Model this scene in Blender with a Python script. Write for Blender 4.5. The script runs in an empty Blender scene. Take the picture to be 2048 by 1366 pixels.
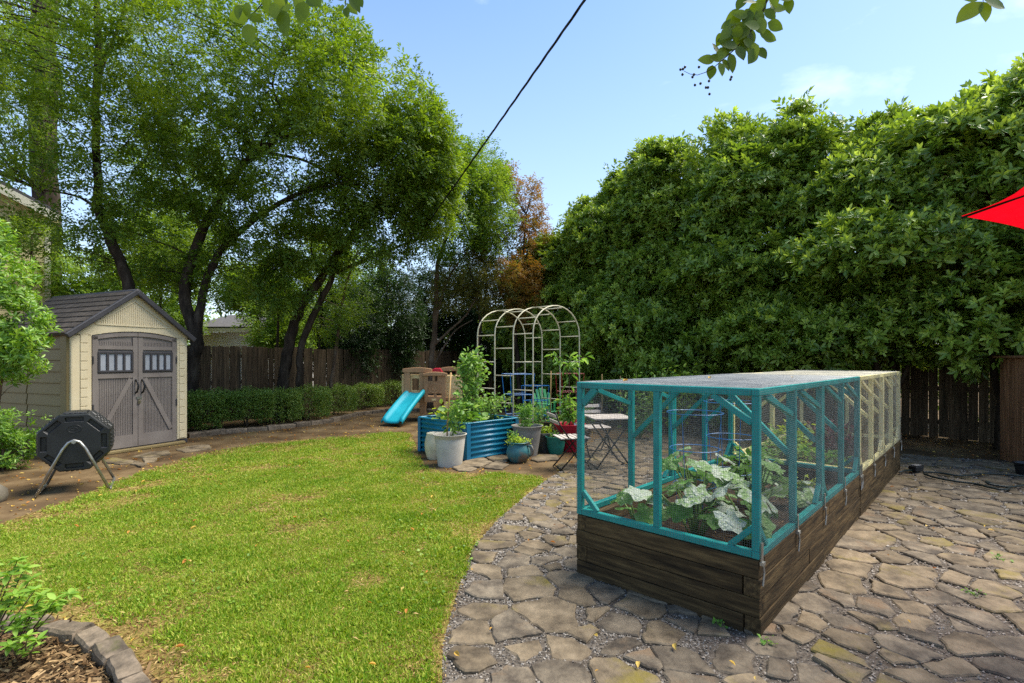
import bpy, math, random
import numpy as np
from mathutils import Vector, Matrix, noise as mnoise

random.seed(7)
rng = np.random.default_rng(7)
SC = bpy.context.scene
COL = SC.collection
R = math.radians

# ------------------------------------------------------------------ camera
CAM_H, F, HZ = 1.5, 1016.0, 720.0
cam_d = bpy.data.cameras.new('camera')
cam = bpy.data.objects.new('camera', cam_d); COL.objects.link(cam)
cam.location = (0, 0, CAM_H); cam.rotation_euler = (R(90), 0, 0)
cam_d.sensor_width = 36.0; cam_d.lens = 36.0 * F / 2048.0
cam_d.shift_y = 37.0 / 2048.0
cam_d.clip_start = 0.05; cam_d.clip_end = 600
SC.camera = cam

# ------------------------------------------------------------------ world
SUN_EL, SUN_AZ = R(60), R(70)          # azimuth measured clockwise from +Y
w = bpy.data.worlds.new('World'); SC.world = w; w.use_nodes = True
nt = w.node_tree; nt.nodes.clear()
N, L = nt.nodes.new, nt.links.new
out = N('ShaderNodeOutputWorld'); bg = N('ShaderNodeBackground'); bg.inputs[1].default_value = 0.12
sky = N('ShaderNodeTexSky'); sky.sky_type = 'NISHITA'; sky.sun_disc = False
sky.sun_elevation = SUN_EL; sky.sun_rotation = SUN_AZ
sky.air_density = 1.15; sky.dust_density = 0.9; sky.ozone_density = 1.6
tc = N('ShaderNodeTexCoord')
mp = N('ShaderNodeMapping'); mp.inputs['Scale'].default_value = (1.0, 1.0, 2.4); mp.inputs['Location'].default_value = (2.3, 1.4, 0.3)
n1 = N('ShaderNodeTexNoise'); n1.inputs['Scale'].default_value = 2.1; n1.inputs['Detail'].default_value = 9; n1.inputs['Roughness'].default_value = 0.58
n1.inputs['Distortion'].default_value = 0.25
rp = N('ShaderNodeValToRGB'); rp.color_ramp.elements[0].position = 0.51; rp.color_ramp.elements[1].position = 0.86
sep = N('ShaderNodeSeparateXYZ')
hz = N('ShaderNodeMapRange'); hz.inputs[1].default_value = 0.0; hz.inputs[2].default_value = 0.75; hz.inputs[3].default_value = 0.46; hz.inputs[4].default_value = 0.05
mxm = N('ShaderNodeMath'); mxm.operation = 'MAXIMUM'
mix = N('ShaderNodeMix'); mix.data_type = 'RGBA'; mix.inputs['B'].default_value = (6.6, 7.5, 9.6, 1)
L(tc.outputs['Generated'], mp.inputs['Vector']); L(mp.outputs[0], n1.inputs['Vector']); L(n1.outputs['Fac'], rp.inputs[0])
L(tc.outputs['Generated'], sep.inputs[0]); L(sep.outputs['Z'], hz.inputs[0])
L(rp.outputs['Color'], mxm.inputs[0]); L(hz.outputs[0], mxm.inputs[1])
L(mxm.outputs[0], mix.inputs['Factor']); hsv = N('ShaderNodeHueSaturation'); hsv.inputs['Saturation'].default_value = 1.35; hsv.inputs['Value'].default_value = 1.0; L(sky.outputs[0], hsv.inputs['Color']); L(hsv.outputs[0], mix.inputs['A'])
L(mix.outputs['Result'], bg.inputs[0]); L(bg.outputs[0], out.inputs[0])

sun_d = bpy.data.lights.new('sun', 'SUN'); sun_d.energy = 4.6; sun_d.angle = R(38); sun_d.color = (1.0, 0.94, 0.83)
sun = bpy.data.objects.new('sun', sun_d); COL.objects.link(sun)
sv = Vector((math.sin(SUN_AZ) * math.cos(SUN_EL), math.cos(SUN_AZ) * math.cos(SUN_EL), math.sin(SUN_EL)))
sun.rotation_euler = sv.to_track_quat('Z', 'Y').to_euler(); sun.location = (8, 3, 14)

SC.view_settings.view_transform = 'Standard'; SC.view_settings.look = 'None'
SC.view_settings.exposure = 0.86; SC.view_settings.gamma = 1.0; SC.view_settings.use_curve_mapping = False
SC.cycles.max_bounces = 7; SC.cycles.diffuse_bounces = 5; SC.cycles.glossy_bounces = 3
SC.cycles.transmission_bounces = 5; SC.cycles.transparent_max_bounces = 6
SC.cycles.caustics_reflective = False; SC.cycles.caustics_refractive = False
SC.cycles.sample_clamp_indirect = 6
SC.cycles.use_denoising = False
SC.cycles.use_adaptive_sampling = True; SC.cycles.adaptive_threshold = 0.01

# ------------------------------------------------------------------ helpers
def G(px, py):
    y = CAM_H * F / (py - HZ)
    return Vector(((px - 1024) / F * y, y, 0.0))

def W(px, py, d):
    return Vector(((px - 1024) / F * d, d, CAM_H + (HZ - py) / F * d))

def lin(c):
    return tuple(((v / 255.0) / 12.92 if v <= 10 else (((v / 255.0) + 0.055) / 1.055) ** 2.4) for v in c) + (1.0,)

def tag(o, label=None, cat=None, group=None, kind=None):
    if label: o['label'] = label
    if cat: o['category'] = cat
    if group: o['group'] = group
    if kind: o['kind'] = kind
    return o

def thing(name, label, cat, loc=(0, 0, 0), rotz=0.0, group=None):
    o = bpy.data.objects.new(name, None); COL.objects.link(o)
    o.location = loc; o.rotation_euler = (0, 0, rotz); o.empty_display_size = 0.2
    return tag(o, label, cat, group)

def link(name, me, m=None, parent=None, loc=None, mat4=None):
    o = bpy.data.objects.new(name, me); COL.objects.link(o)
    if m is not None and len(me.materials) == 0: me.materials.append(m)
    if parent is not None: o.parent = parent
    if loc is not None: o.location = loc
    if mat4 is not None: o.matrix_basis = mat4
    return o

def copy_tree(o, parent=None):
    c = o.copy(); COL.objects.link(c)
    if parent is not None: c.parent = parent
    for ch in list(o.children): copy_tree(ch, c)
    return c

def along(p0, p1, up=(0, 0, 1)):
    """matrix whose X axis runs from p0 to p1, origin at p0"""
    p0, p1 = Vector(p0), Vector(p1)
    x = (p1 - p0).normalized(); u = Vector(up)
    if abs(x.dot(u)) > 0.98: u = Vector((0, 1, 0))
    y = u.cross(x).normalized(); z = x.cross(y)
    m = Matrix((x, y, z)).transposed().to_4x4(); m.translation = p0
    return m

class MB:
    def __init__(s): s.v, s.f = [], []
    def add(s, vs, fs):
        n = len(s.v); s.v.extend([tuple(v) for v in vs]); s.f.extend([tuple(i + n for i in f) for f in fs]); return s
    def box(s, c, d, M=None):
        x, y, z = d[0] / 2, d[1] / 2, d[2] / 2
        vs = [Vector((sx * x, sy * y, sz * z)) for sz in (-1, 1) for sx, sy in ((-1, -1), (1, -1), (1, 1), (-1, 1))]
        vs = [(M @ v if M else v) + Vector(c) for v in vs]
        return s.add(vs, [(3, 2, 1, 0), (4, 5, 6, 7), (0, 1, 5, 4), (1, 2, 6, 5), (2, 3, 7, 6), (3, 0, 4, 7)])
    def beam(s, p0, p1, w_, h_, up=(0, 0, 1)):
        M = along(p0, p1, up); l = (Vector(p1) - Vector(p0)).length
        vs = [M @ Vector((xx, yy * w_ / 2, zz * h_ / 2)) for xx in (0, l) for yy, zz in ((-1, -1), (1, -1), (1, 1), (-1, 1))]
        return s.add(vs, [(0, 1, 2, 3)[::-1], (4, 5, 6, 7), (0, 1, 5, 4), (1, 2, 6, 5), (2, 3, 7, 6), (3, 0, 4, 7)])
    def tube(s, pts, r, n=8, cap=True, closed=False):
        pts = [Vector(p) for p in pts]; k = len(pts)
        rs = r if isinstance(r, (list, tuple)) else [r] * k
        base = len(s.v); pu = None
        for i in range(k):
            if closed: t = (pts[(i + 1) % k] - pts[i - 1])
            else: t = pts[min(i + 1, k - 1)] - pts[max(i - 1, 0)]
            t.normalize()
            if pu is None:
                pu = Vector((0, 0, 1)) if abs(t.z) < 0.9 else Vector((1, 0, 0))
            u = (pu - t * pu.dot(t))
            if u.length < 1e-5: u = t.orthogonal()
            u.normalize(); v = t.cross(u); pu = u
            for j in range(n):
                a = 2 * math.pi * j / n
                s.v.append(tuple(pts[i] + (u * math.cos(a) + v * math.sin(a)) * rs[i]))
        m = k if closed else k - 1
        for i in range(m):
            a, b = base + i * n, base + ((i + 1) % k) * n
            for j in range(n):
                s.f.append((a + j, a + (j + 1) % n, b + (j + 1) % n, b + j))
        if cap and not closed:
            s.f.append(tuple(base + j for j in range(n))[::-1]); s.f.append(tuple(base + (k - 1) * n + j for j in range(n)))
        return s
    def lathe(s, prof, n=28, c=(0, 0, 0), wob=0.0):
        base = len(s.v); c = Vector(c)
        for r_, z_ in prof:
            for j in range(n):
                a = 2 * math.pi * j / n
                s.v.append((c.x + r_ * math.cos(a), c.y + r_ * math.sin(a), c.z + z_))
        for i in range(len(prof) - 1):
            for j in range(n):
                a, b = base + i * n, base + (i + 1) * n
                s.f.append((a + j, a + (j + 1) % n, b + (j + 1) % n, b + j))
        if prof[0][0] > 1e-4: s.f.append(tuple(base + j for j in range(n))[::-1])
        if prof[-1][0] > 1e-4: s.f.append(tuple(base + (len(prof) - 1) * n + j for j in range(n)))
        return s
    def prism(s, poly, d0, d1, M=None):
        """poly in local XZ plane, extruded along Y from d0 to d1"""
        n = len(poly)
        vs = [Vector((p[0], d0, p[1])) for p in poly] + [Vector((p[0], d1, p[1])) for p in poly]
        if M: vs = [M @ v for v in vs]
        fs = [tuple(range(n)), tuple(range(n, 2 * n))[::-1]] + [(i, i + n, (i + 1) % n + n, (i + 1) % n) for i in range(n)]
        return s.add(vs, fs)
    def mesh(s, name, smooth=False):
        me = bpy.data.meshes.new(name); me.from_pydata(s.v, [], s.f); me.validate()
        if smooth: me.polygons.foreach_set('use_smooth', [True] * len(me.polygons))
        me.update(); return me
    def build(s, name, m, parent=None, smooth=False, bevel=0.0, seg=1, auto=None, loc=None, mat4=None):
        me = s.mesh(name, smooth or auto is not None)
        o = link(name, me, m, parent, loc, mat4)
        if auto is not None:
            try: me.set_sharp_from_angle(angle=R(auto))
            except Exception: pass
        if bevel > 0:
            b = o.modifiers.new('edge', 'BEVEL'); b.width = bevel; b.segments = seg; b.limit_method = 'ANGLE'; b.angle_limit = R(35)
        return o

def np_mesh(name, V, Fc, m, parent=None, smooth=False):
    """V (n,3), Fc (k, c) faces of one size"""
    me = bpy.data.meshes.new(name)
    me.vertices.add(len(V)); me.vertices.foreach_set('co', np.ascontiguousarray(V, dtype=np.float32).ravel())
    k, c = Fc.shape
    me.loops.add(k * c); me.loops.foreach_set('vertex_index', np.ascontiguousarray(Fc, dtype=np.int32).ravel())
    me.polygons.add(k); me.polygons.foreach_set('loop_start', np.arange(0, k * c, c, dtype=np.int32))
    if smooth: me.polygons.foreach_set('use_smooth', np.ones(k, dtype=bool))
    me.update(calc_edges=True)
    return link(name, me, m, parent)

def unit(a):
    return a / np.maximum(np.linalg.norm(a, axis=-1, keepdims=True), 1e-9)

def frames(D, Nn):
    y = unit(D); x = unit(np.cross(y, Nn)); z = np.cross(x, y)
    return np.stack([x, y, z], axis=-1)

def scatter(name, tv, tf, P, Rm, S, m, parent=None, smooth=False):
    tv = np.asarray(tv, float); tf = np.asarray(tf, int)
    S = np.asarray(S, float)
    if S.ndim == 1: S = np.repeat(S[:, None], 3, axis=1)
    V = np.einsum('nij,nkj->nki', Rm, tv[None] * S[:, None, :]) + P[:, None, :]
    Fc = tf[None] + (np.arange(len(P)) * len(tv))[:, None, None]
    o = np_mesh(name, V.reshape(-1, 3), Fc.reshape(-1, tf.shape[1]), m, parent, smooth)
    return o

def gauss(n, s=1.0): return rng.normal(0, s, (n, 3))

# leaf templates: along +Y, unit length, normal +Z
def leaf2(wd=0.42, fold=0.10, droop=0.10):
    return ([(0, 0, 0), (wd / 2, 0.48, fold), (0, 1, -droop), (-wd / 2, 0.48, fold)], [(0, 1, 2), (0, 2, 3)])
def leaf4(wd=0.42, fold=0.08, droop=0.12):
    return ([(0, 0, 0), (wd * .42, 0.30, fold), (wd * .44, 0.68, fold * .6), (0, 1, -droop), (-wd * .44, 0.68, fold * .6), (-wd * .42, 0.30, fold)],
            [(0, 1, 2), (0, 2, 3), (0, 3, 4), (0, 4, 5)])

# foliage too fine to pick apart: the mesh holds one sprig and the points it grows from; nodes set the sprig on every point
def sprig_group():
    g = bpy.data.node_groups.new('sprigs_on_points', 'GeometryNodeTree')
    g.interface.new_socket('Geometry', in_out='INPUT', socket_type='NodeSocketGeometry'); g.interface.new_socket('Geometry', in_out='OUTPUT', socket_type='NodeSocketGeometry')
    N, L = g.nodes.new, g.links.new; gi, go = N('NodeGroupInput'), N('NodeGroupOutput')
    def attr(nm, ty): a = N('GeometryNodeInputNamedAttribute'); a.data_type = ty; a.inputs['Name'].default_value = nm; return a.outputs['Attribute']
    sp = N('GeometryNodeSeparateGeometry'); sp.domain = 'POINT'; ip = N('GeometryNodeInstanceOnPoints'); er = N('FunctionNodeEulerToRotation')
    L(gi.outputs[0], sp.inputs['Geometry']); L(attr('is_point', 'BOOLEAN'), sp.inputs['Selection'])
    L(sp.outputs['Selection'], ip.inputs['Points']); L(sp.outputs['Inverted'], ip.inputs['Instance'])
    L(attr('turn', 'FLOAT_VECTOR'), er.inputs[0]); L(er.outputs[0], ip.inputs['Rotation']); L(attr('size', 'FLOAT'), ip.inputs['Scale']); L(ip.outputs[0], go.inputs[0])
    return g
SPG = sprig_group()
def grow(name, SV, SF, P, Rm, S, m, root):
    """sprig (SV, SF) set at every P; P in world space"""
    ns, n = len(SV), len(P); P = P - np.array(root.location)
    o = np_mesh(name, np.concatenate([SV, P]), np.asarray(SF), m, root); me = o.data
    a = me.attributes.new('is_point', 'BOOLEAN', 'POINT'); a.data.foreach_set('value', np.concatenate([np.zeros(ns, bool), np.ones(n, bool)]))
    e = np.stack([np.arctan2(Rm[:, 2, 1], Rm[:, 2, 2]), -np.arcsin(np.clip(Rm[:, 2, 0], -1, 1)), np.arctan2(Rm[:, 1, 0], Rm[:, 0, 0])], 1)
    a = me.attributes.new('turn', 'FLOAT_VECTOR', 'POINT'); a.data.foreach_set('vector', np.concatenate([np.zeros((ns, 3)), e]).astype(np.float32).ravel())
    a = me.attributes.new('size', 'FLOAT', 'POINT'); a.data.foreach_set('value', np.concatenate([np.ones(ns), S]).astype(np.float32))
    md = o.modifiers.new('sprigs', 'NODES'); md.node_group = SPG
    return tag(o, kind='stuff')
def bake(tpl, P, Rm, S):
    tv, tf = np.asarray(tpl[0], float), np.asarray(tpl[1], int)
    V = np.einsum('nij,kj->nki', Rm, tv) * np.asarray(S)[:, None, None] + P[:, None, :]
    return V.reshape(-1, 3), (tf[None] + (np.arange(len(P)) * len(tv))[:, None, None]).reshape(-1, tf.shape[1])
def spray(nl, Ls, l0, l1, tpl, droop=.25):
    """a twig along +Y with leaves to both sides"""
    t = (np.arange(nl) + .5) / nl; sg = np.where(np.arange(nl) % 2, 1., -1.)
    P = np.stack([sg * .01 + rng.normal(0, .02, nl), t * Ls, -droop * Ls * t * t + rng.normal(0, .025, nl)], 1)
    D = np.stack([sg * rng.uniform(.5, 1, nl), rng.uniform(.1, .9, nl) + (t > .85), rng.normal(-.15, .3, nl)], 1)
    return bake(tpl, P, frames(D, np.array([0, 0, 1.]) + rng.normal(0, .35, (nl, 3))), rng.uniform(l0, l1, nl))

# ------------------------------------------------------------------ materials
def base_mat(name):
    m = bpy.data.materials.new(name); m.use_nodes = True
    nt = m.node_tree; b = nt.nodes['Principled BSDF']
    return m, nt, b

def ramp_of(nt, cols, lo=0.3, hi=0.7):
    r = nt.nodes.new('ShaderNodeValToRGB'); e = r.color_ramp.elements
    n = len(cols)
    while len(e) < n: e.new(0.5)
    for i, c in enumerate(cols):
        e[i].position = lo + (hi - lo) * i / max(n - 1, 1); e[i].color = lin(c)
    return r

def mat(name, cols, rough=0.6, scale=6.0, stretch=(1, 1, 1), bump=0.2, bscale=40.0, metal=0.0, spec=0.4, rnd=0.0, stain=None, sthr=0.55, sscale=3.0, coord='Object', detail=7, lo=0.3, hi=0.7, trans=0.0, coat=0.0):
    m, nt, b = base_mat(name); N, L = nt.nodes.new, nt.links.new
    tc = N('ShaderNodeTexCoord'); mp = N('ShaderNodeMapping'); mp.inputs['Scale'].default_value = stretch
    src = tc.outputs[coord] if coord != 'World' else N('ShaderNodeNewGeometry').outputs['Position']
    L(src, mp.inputs[0])
    vec = mp.outputs[0]
    oi = None
    if rnd > 0:
        oi = N('ShaderNodeObjectInfo'); ad = N('ShaderNodeVectorMath'); ad.operation = 'ADD'
        sc = N('ShaderNodeMath'); sc.operation = 'MULTIPLY'; sc.inputs[1].default_value = 37.0
        L(oi.outputs['Random'], sc.inputs[0]); L(mp.outputs[0], ad.inputs[0]); L(sc.outputs[0], ad.inputs[1]); vec = ad.outputs[0]
    n = N('ShaderNodeTexNoise'); n.inputs['Scale'].default_value = scale; n.inputs['Detail'].default_value = detail; n.inputs['Roughness'].default_value = 0.62
    L(vec, n.inputs['Vector'])
    r = ramp_of(nt, cols, lo, hi); L(n.outputs['Fac'], r.inputs[0]); colr = r.outputs[0]
    if stain is not None:
        n2 = N('ShaderNodeTexNoise'); n2.inputs['Scale'].default_value = sscale; n2.inputs['Detail'].default_value = 8; n2.inputs['Roughness'].default_value = 0.7
        L(vec, n2.inputs['Vector']); rr = N('ShaderNodeMapRange'); rr.inputs[1].default_value = sthr; rr.inputs[2].default_value = sthr + 0.14
        L(n2.outputs['Fac'], rr.inputs[0]); mx = N('ShaderNodeMix'); mx.data_type = 'RGBA'; mx.inputs['B'].default_value = lin(stain)
        L(rr.outputs[0], mx.inputs['Factor']); L(colr, mx.inputs['A']); colr = mx.outputs['Result']
    if rnd > 0:
        hs = N('ShaderNodeHueSaturation'); mr = N('ShaderNodeMapRange'); mr.inputs[3].default_value = 1 - rnd; mr.inputs[4].default_value = 1 + rnd
        L(oi.outputs['Random'], mr.inputs[0]); L(mr.outputs[0], hs.inputs['Value']); L(colr, hs.inputs['Color']); colr = hs.outputs[0]
    L(colr, b.inputs['Base Color'])
    b.inputs['Roughness'].default_value = rough; b.inputs['Metallic'].default_value = metal; b.inputs['Specular IOR Level'].default_value = spec
    if coat: b.inputs['Coat Weight'].default_value = coat
    if bump > 0:
        n3 = N('ShaderNodeTexNoise'); n3.inputs['Scale'].default_value = bscale; n3.inputs['Detail'].default_value = 6
        L(vec, n3.inputs['Vector']); bp = N('ShaderNodeBump'); bp.inputs['Strength'].default_value = bump; bp.inputs['Distance'].default_value = 0.01
        L(n3.outputs['Fac'], bp.inputs['Height']); L(bp.outputs[0], b.inputs['Normal'])
        rm = N('ShaderNodeMapRange'); rm.inputs[3].default_value = max(rough - .12, .05); rm.inputs[4].default_value = min(rough + .12, 1)
        L(n.outputs['Fac'], rm.inputs[0]); L(rm.outputs[0], b.inputs['Roughness'])
    if trans > 0:
        tr = N('ShaderNodeBsdfTranslucent'); L(colr, tr.inputs[0]); ms = N('ShaderNodeMixShader'); ms.inputs[0].default_value = trans
        o = nt.nodes['Material Output']; L(b.outputs[0], ms.inputs[1]); L(tr.outputs[0], ms.inputs[2]); L(ms.outputs[0], o.inputs['Surface'])
    return m

def leafmat(name, cols, trans=0.35, rough=0.45, spec=0.35, pos_scale=0.9, obj=False, pos_w=0.45, tgain=1.5, inst=0.0, lo=.08, hi=.92):
    """cols run dark to light; a leaf's own tint comes from its island (or object) number and from a slow drift through the plant"""
    m, nt, b = base_mat(name); N, L = nt.nodes.new, nt.links.new
    g = N('ShaderNodeNewGeometry')
    if obj: rnd = N('ShaderNodeObjectInfo').outputs['Random']
    else:
        oi = N('ShaderNodeObjectInfo'); am = N('ShaderNodeMix'); am.data_type = 'FLOAT'; am.inputs['Factor'].default_value = inst
        L(g.outputs['Random Per Island'], am.inputs['A']); L(oi.outputs['Random'], am.inputs['B']); rnd = am.outputs['Result']
    n = N('ShaderNodeTexNoise'); n.inputs['Scale'].default_value = pos_scale; n.inputs['Detail'].default_value = 3
    L(g.outputs['Position'], n.inputs['Vector'])
    mx = N('ShaderNodeMix'); mx.data_type = 'FLOAT'; mx.inputs['Factor'].default_value = pos_w
    L(rnd, mx.inputs['A']); L(n.outputs['Fac'], mx.inputs['B'])
    r = ramp_of(nt, cols, lo, hi); L(mx.outputs['Result'], r.inputs[0])
    L(r.outputs[0], b.inputs['Base Color']); b.inputs['Roughness'].default_value = rough; b.inputs['Specular IOR Level'].default_value = spec
    tr = N('ShaderNodeBsdfTranslucent'); hs = N('ShaderNodeHueSaturation'); hs.inputs['Value'].default_value = tgain; hs.inputs['Hue'].default_value = 0.485; hs.inputs['Saturation'].default_value = 1.1
    L(r.outputs[0], hs.inputs['Color']); L(hs.outputs[0], tr.inputs[0])
    ms = N('ShaderNodeMixShader'); ms.inputs[0].default_value = trans; o = nt.nodes['Material Output']
    L(b.outputs[0], ms.inputs[1]); L(tr.outputs[0], ms.inputs[2]); L(ms.outputs[0], o.inputs['Surface'])
    return m

# ------------------------------------------------------------------ palettes
M = {}
M['soil'] = mat('soil', [(60, 47, 33), (98, 80, 56), (128, 109, 80)], .95, 1.6, bump=.6, bscale=28, spec=.1, coord='World', stain=(70, 78, 34), sthr=.6, sscale=.8, detail=12)
M['lawn'] = mat('lawn_soil', [(92, 76, 46), (122, 108, 58), (140, 132, 66)], .95, 2.2, bump=.7, bscale=60, spec=.1, coord='World', detail=12)
M['gravel'] = mat('gravel', [(58, 52, 46), (90, 82, 72), (122, 114, 102)], .9, 55, bump=.9, bscale=90, spec=.2, coord='World', stain=(70, 58, 44), sthr=.55, sscale=2.2)
M['mulch'] = mat('mulch', [(44, 34, 24), (78, 61, 42), (120, 98, 70)], .95, 18, bump=.9, bscale=50, spec=.1, coord='World')
M['stone'] = mat('flagstone', [(76, 66, 52), (111, 98, 78), (134, 119, 96)], .8, 5.5, bump=1.0, bscale=34, spec=.22, coord='World', rnd=.16, stain=(116, 104, 46), sthr=.54, sscale=1.5, detail=14, lo=.36, hi=.66)
M['stone_b'] = mat('flagstone_grey', [(70, 62, 52), (102, 92, 77), (127, 115, 96)], .78, 7.0, bump=1.0, bscale=38, spec=.22, coord='World', rnd=.16, stain=(120, 98, 74), sthr=.56, sscale=2.0, detail=14, lo=.36, hi=.66)
M['edging'] = mat('edging_stone', [(68, 60, 50), (110, 98, 82), (142, 126, 106)], .85, 9, bump=1.0, bscale=30, spec=.2, rnd=.15, stain=(84, 84, 46), sthr=.62, sscale=4)
M['fence'] = mat('fence_wood', [(46, 38, 28), (74, 62, 47), (98, 84, 65)], .85, 4, stretch=(9, 9, .5), bump=.35, bscale=30, spec=.15, rnd=.28, stain=(40, 42, 30), sthr=.55, sscale=1.5)
M['timber'] = mat('old_timber', [(36, 30, 21), (72, 59, 39), (106, 88, 58)], .85, 5, stretch=(.6, 7, 7), bump=.4, bscale=25, spec=.15, rnd=.22, stain=(30, 25, 20), sthr=.58, sscale=1.3)
M['bark'] = mat('bark', [(30, 25, 20), (58, 49, 40), (84, 74, 62)], .9, 9, stretch=(1, 1, .3), bump=.7, bscale=22, spec=.1, coord='World')
M['bark_pale'] = mat('bark_pale', [(62, 50, 40), (98, 82, 66), (128, 112, 94)], .85, 7, stretch=(1, 1, .3), bump=.5, bscale=25, spec=.1, coord='World')
M['chip'] = leafmat('stone_chip', [(56, 50, 45), (94, 87, 78), (134, 127, 117), (172, 165, 154)], trans=0.0, rough=.85, spec=.2, pos_scale=2)
M['mulch_chip'] = leafmat('mulch_chip', [(44, 33, 22), (90, 69, 46), (138, 112, 78), (178, 152, 112)], trans=0.0, rough=.9, spec=.1, pos_scale=2)
M['litter'] = leafmat('fallen_leaf', [(110, 66, 34), (176, 120, 58), (200, 170, 80), (206, 184, 128)], trans=.2, rough=.8, spec=.15)
M['grass'] = leafmat('grass_blade', [(66, 106, 24), (104, 142, 34), (140, 166, 48), (174, 176, 80), (184, 160, 110)], trans=.32, rough=.6, spec=.2, pos_scale=1.5, pos_w=.52, tgain=1.3, lo=.14, hi=.86)
M['clover'] = leafmat('clover', [(70, 104, 32), (112, 146, 48), (150, 172, 64)], trans=.3, rough=.5)
M['canopy'] = leafmat('canopy_leaf', [(50, 78, 24), (84, 114, 38), (116, 142, 50), (150, 168, 70)], trans=.46, rough=.42, spec=.4, tgain=1.5, inst=.5)
M['canopy_light'] = leafmat('canopy_leaf_light', [(60, 92, 30), (94, 128, 46), (126, 154, 58), (156, 176, 80)], trans=.42, rough=.45, spec=.35, tgain=1.4, inst=.5)
M['dark_leaf'] = leafmat('dark_leaf', [(26, 44, 20), (42, 66, 28), (64, 90, 36)], trans=.25, rough=.45, inst=.5)
M['magnolia'] = leafmat('glossy_leaf', [(58, 84, 34), (96, 126, 48), (134, 160, 64), (166, 186, 92)], trans=.36, rough=.33, spec=.45, pos_scale=1.3, pos_w=.4, inst=.5)
M['magnolia_tip'] = leafmat('young_glossy_leaf', [(124, 154, 56), (158, 184, 76), (186, 204, 110)], trans=.42, rough=.35, spec=.45, inst=.5)
M['rust'] = leafmat('rust_leaf', [(100, 80, 38), (142, 104, 50), (146, 124, 58), (112, 120, 52)], trans=.4, rough=.5, tgain=1.4, inst=.5)
M['olive'] = leafmat('olive_leaf', [(74, 84, 34), (108, 110, 48), (140, 132, 64)], trans=.4, rough=.5, tgain=1.4, inst=.5)
M['boxwood'] = leafmat('boxwood_leaf', [(56, 84, 30), (92, 124, 44), (134, 158, 66), (168, 184, 96)], trans=.25, rough=.4, spec=.4, pos_scale=2.5)
M['shrub'] = leafmat('shrub_leaf', [(60, 96, 34), (92, 134, 46), (128, 164, 64), (160, 188, 92)], trans=.35, rough=.38, spec=.45)
M['twig'] = M['bark']

def gnoise_grid(x0, x1, y0, y1, step, sc, off=0.0, octv=4):
    nx, ny = int((x1 - x0) / step) + 2, int((y1 - y0) / step) + 2
    A = np.empty((nx, ny))
    for i in range(nx):
        for j in range(ny):
            A[i, j] = mnoise.fractal(Vector(((x0 + i * step) * sc + off, (y0 + j * step) * sc, off)), 1.0, 2.0, octv)
    def f(x, y):
        i = np.clip(((x - x0) / step).astype(int), 0, nx - 1); j = np.clip(((y - y0) / step).astype(int), 0, ny - 1)
        return A[i, j]
    return f

def in_poly(P, x, y):
    P = np.asarray(P); c = np.zeros(len(x), bool); j = len(P) - 1
    for i in range(len(P)):
        xi, yi, xj, yj = P[i, 0], P[i, 1], P[j, 0], P[j, 1]
        t = ((yi > y) != (yj > y)) & (x < (xj - xi) * (y - yi) / (yj - yi + 1e-12) + xi)
        c ^= t; j = i
    return c

def dist_poly(P, x, y):
    P = np.asarray(P); d = np.full(len(x), 1e9)
    for i in range(len(P)):
        a, b = P[i], P[(i + 1) % len(P)]; ab = b - a; l2 = (ab ** 2).sum() + 1e-9
        t = np.clip(((x - a[0]) * ab[0] + (y - a[1]) * ab[1]) / l2, 0, 1)
        d = np.minimum(d, np.hypot(x - a[0] - t * ab[0], y - a[1] - t * ab[1]))
    return d

# ------------------------------------------------------------------ ground
def sheet(name, pts, z, m):
    mb = MB(); mb.add([(p[0], p[1], z) for p in pts], [tuple(range(len(pts)))])
    o = mb.build(name, m); return tag(o, kind='structure')

gm = MB(); K = 40
for i in range(K + 1):
    for j in range(K + 1):
        gm.v.append((-150 + 300 * i / K, -60 + 300 * j / K, 0))
for i in range(K):
    for j in range(K):
        a = i * (K + 1) + j; gm.f.append((a, a + K + 1, a + K + 2, a + 1))
tag(gm.build('ground', M['soil']), kind='structure')

edge_px = [(893, 1366), (893, 1290), (920, 1190), (950, 1100), (1000, 1040), (1060, 990), (1100, 958)]
edge = [G(*p).to_2d() for p in edge_px]
lawn_pts = [Vector((-.36, 1.2)), Vector((-.33, 1.9))] + edge + [G(*p).to_2d() for p in [(1010, 944), (945, 947), (880, 944), (850, 930), (836, 908), (830, 885), (818, 866), (795, 864), (700, 872), (600, 880), (520, 888), (400, 908), (330, 930), (240, 962), (130, 1004), (0, 1048)]] \
    + [Vector((-7.5, 4.0)), Vector((-6.0, 3.2)), Vector((-4.2, 3.1)), G(0, 1232).to_2d(), G(140, 1240).to_2d(), G(235, 1292).to_2d(), G(322, 1366).to_2d(), Vector((-1.3, 1.9)), Vector((-1.1, 1.2))]
LP = np.array([[p.x, p.y] for p in lawn_pts])
sheet('lawn', lawn_pts, 0.004, M['lawn'])

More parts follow.
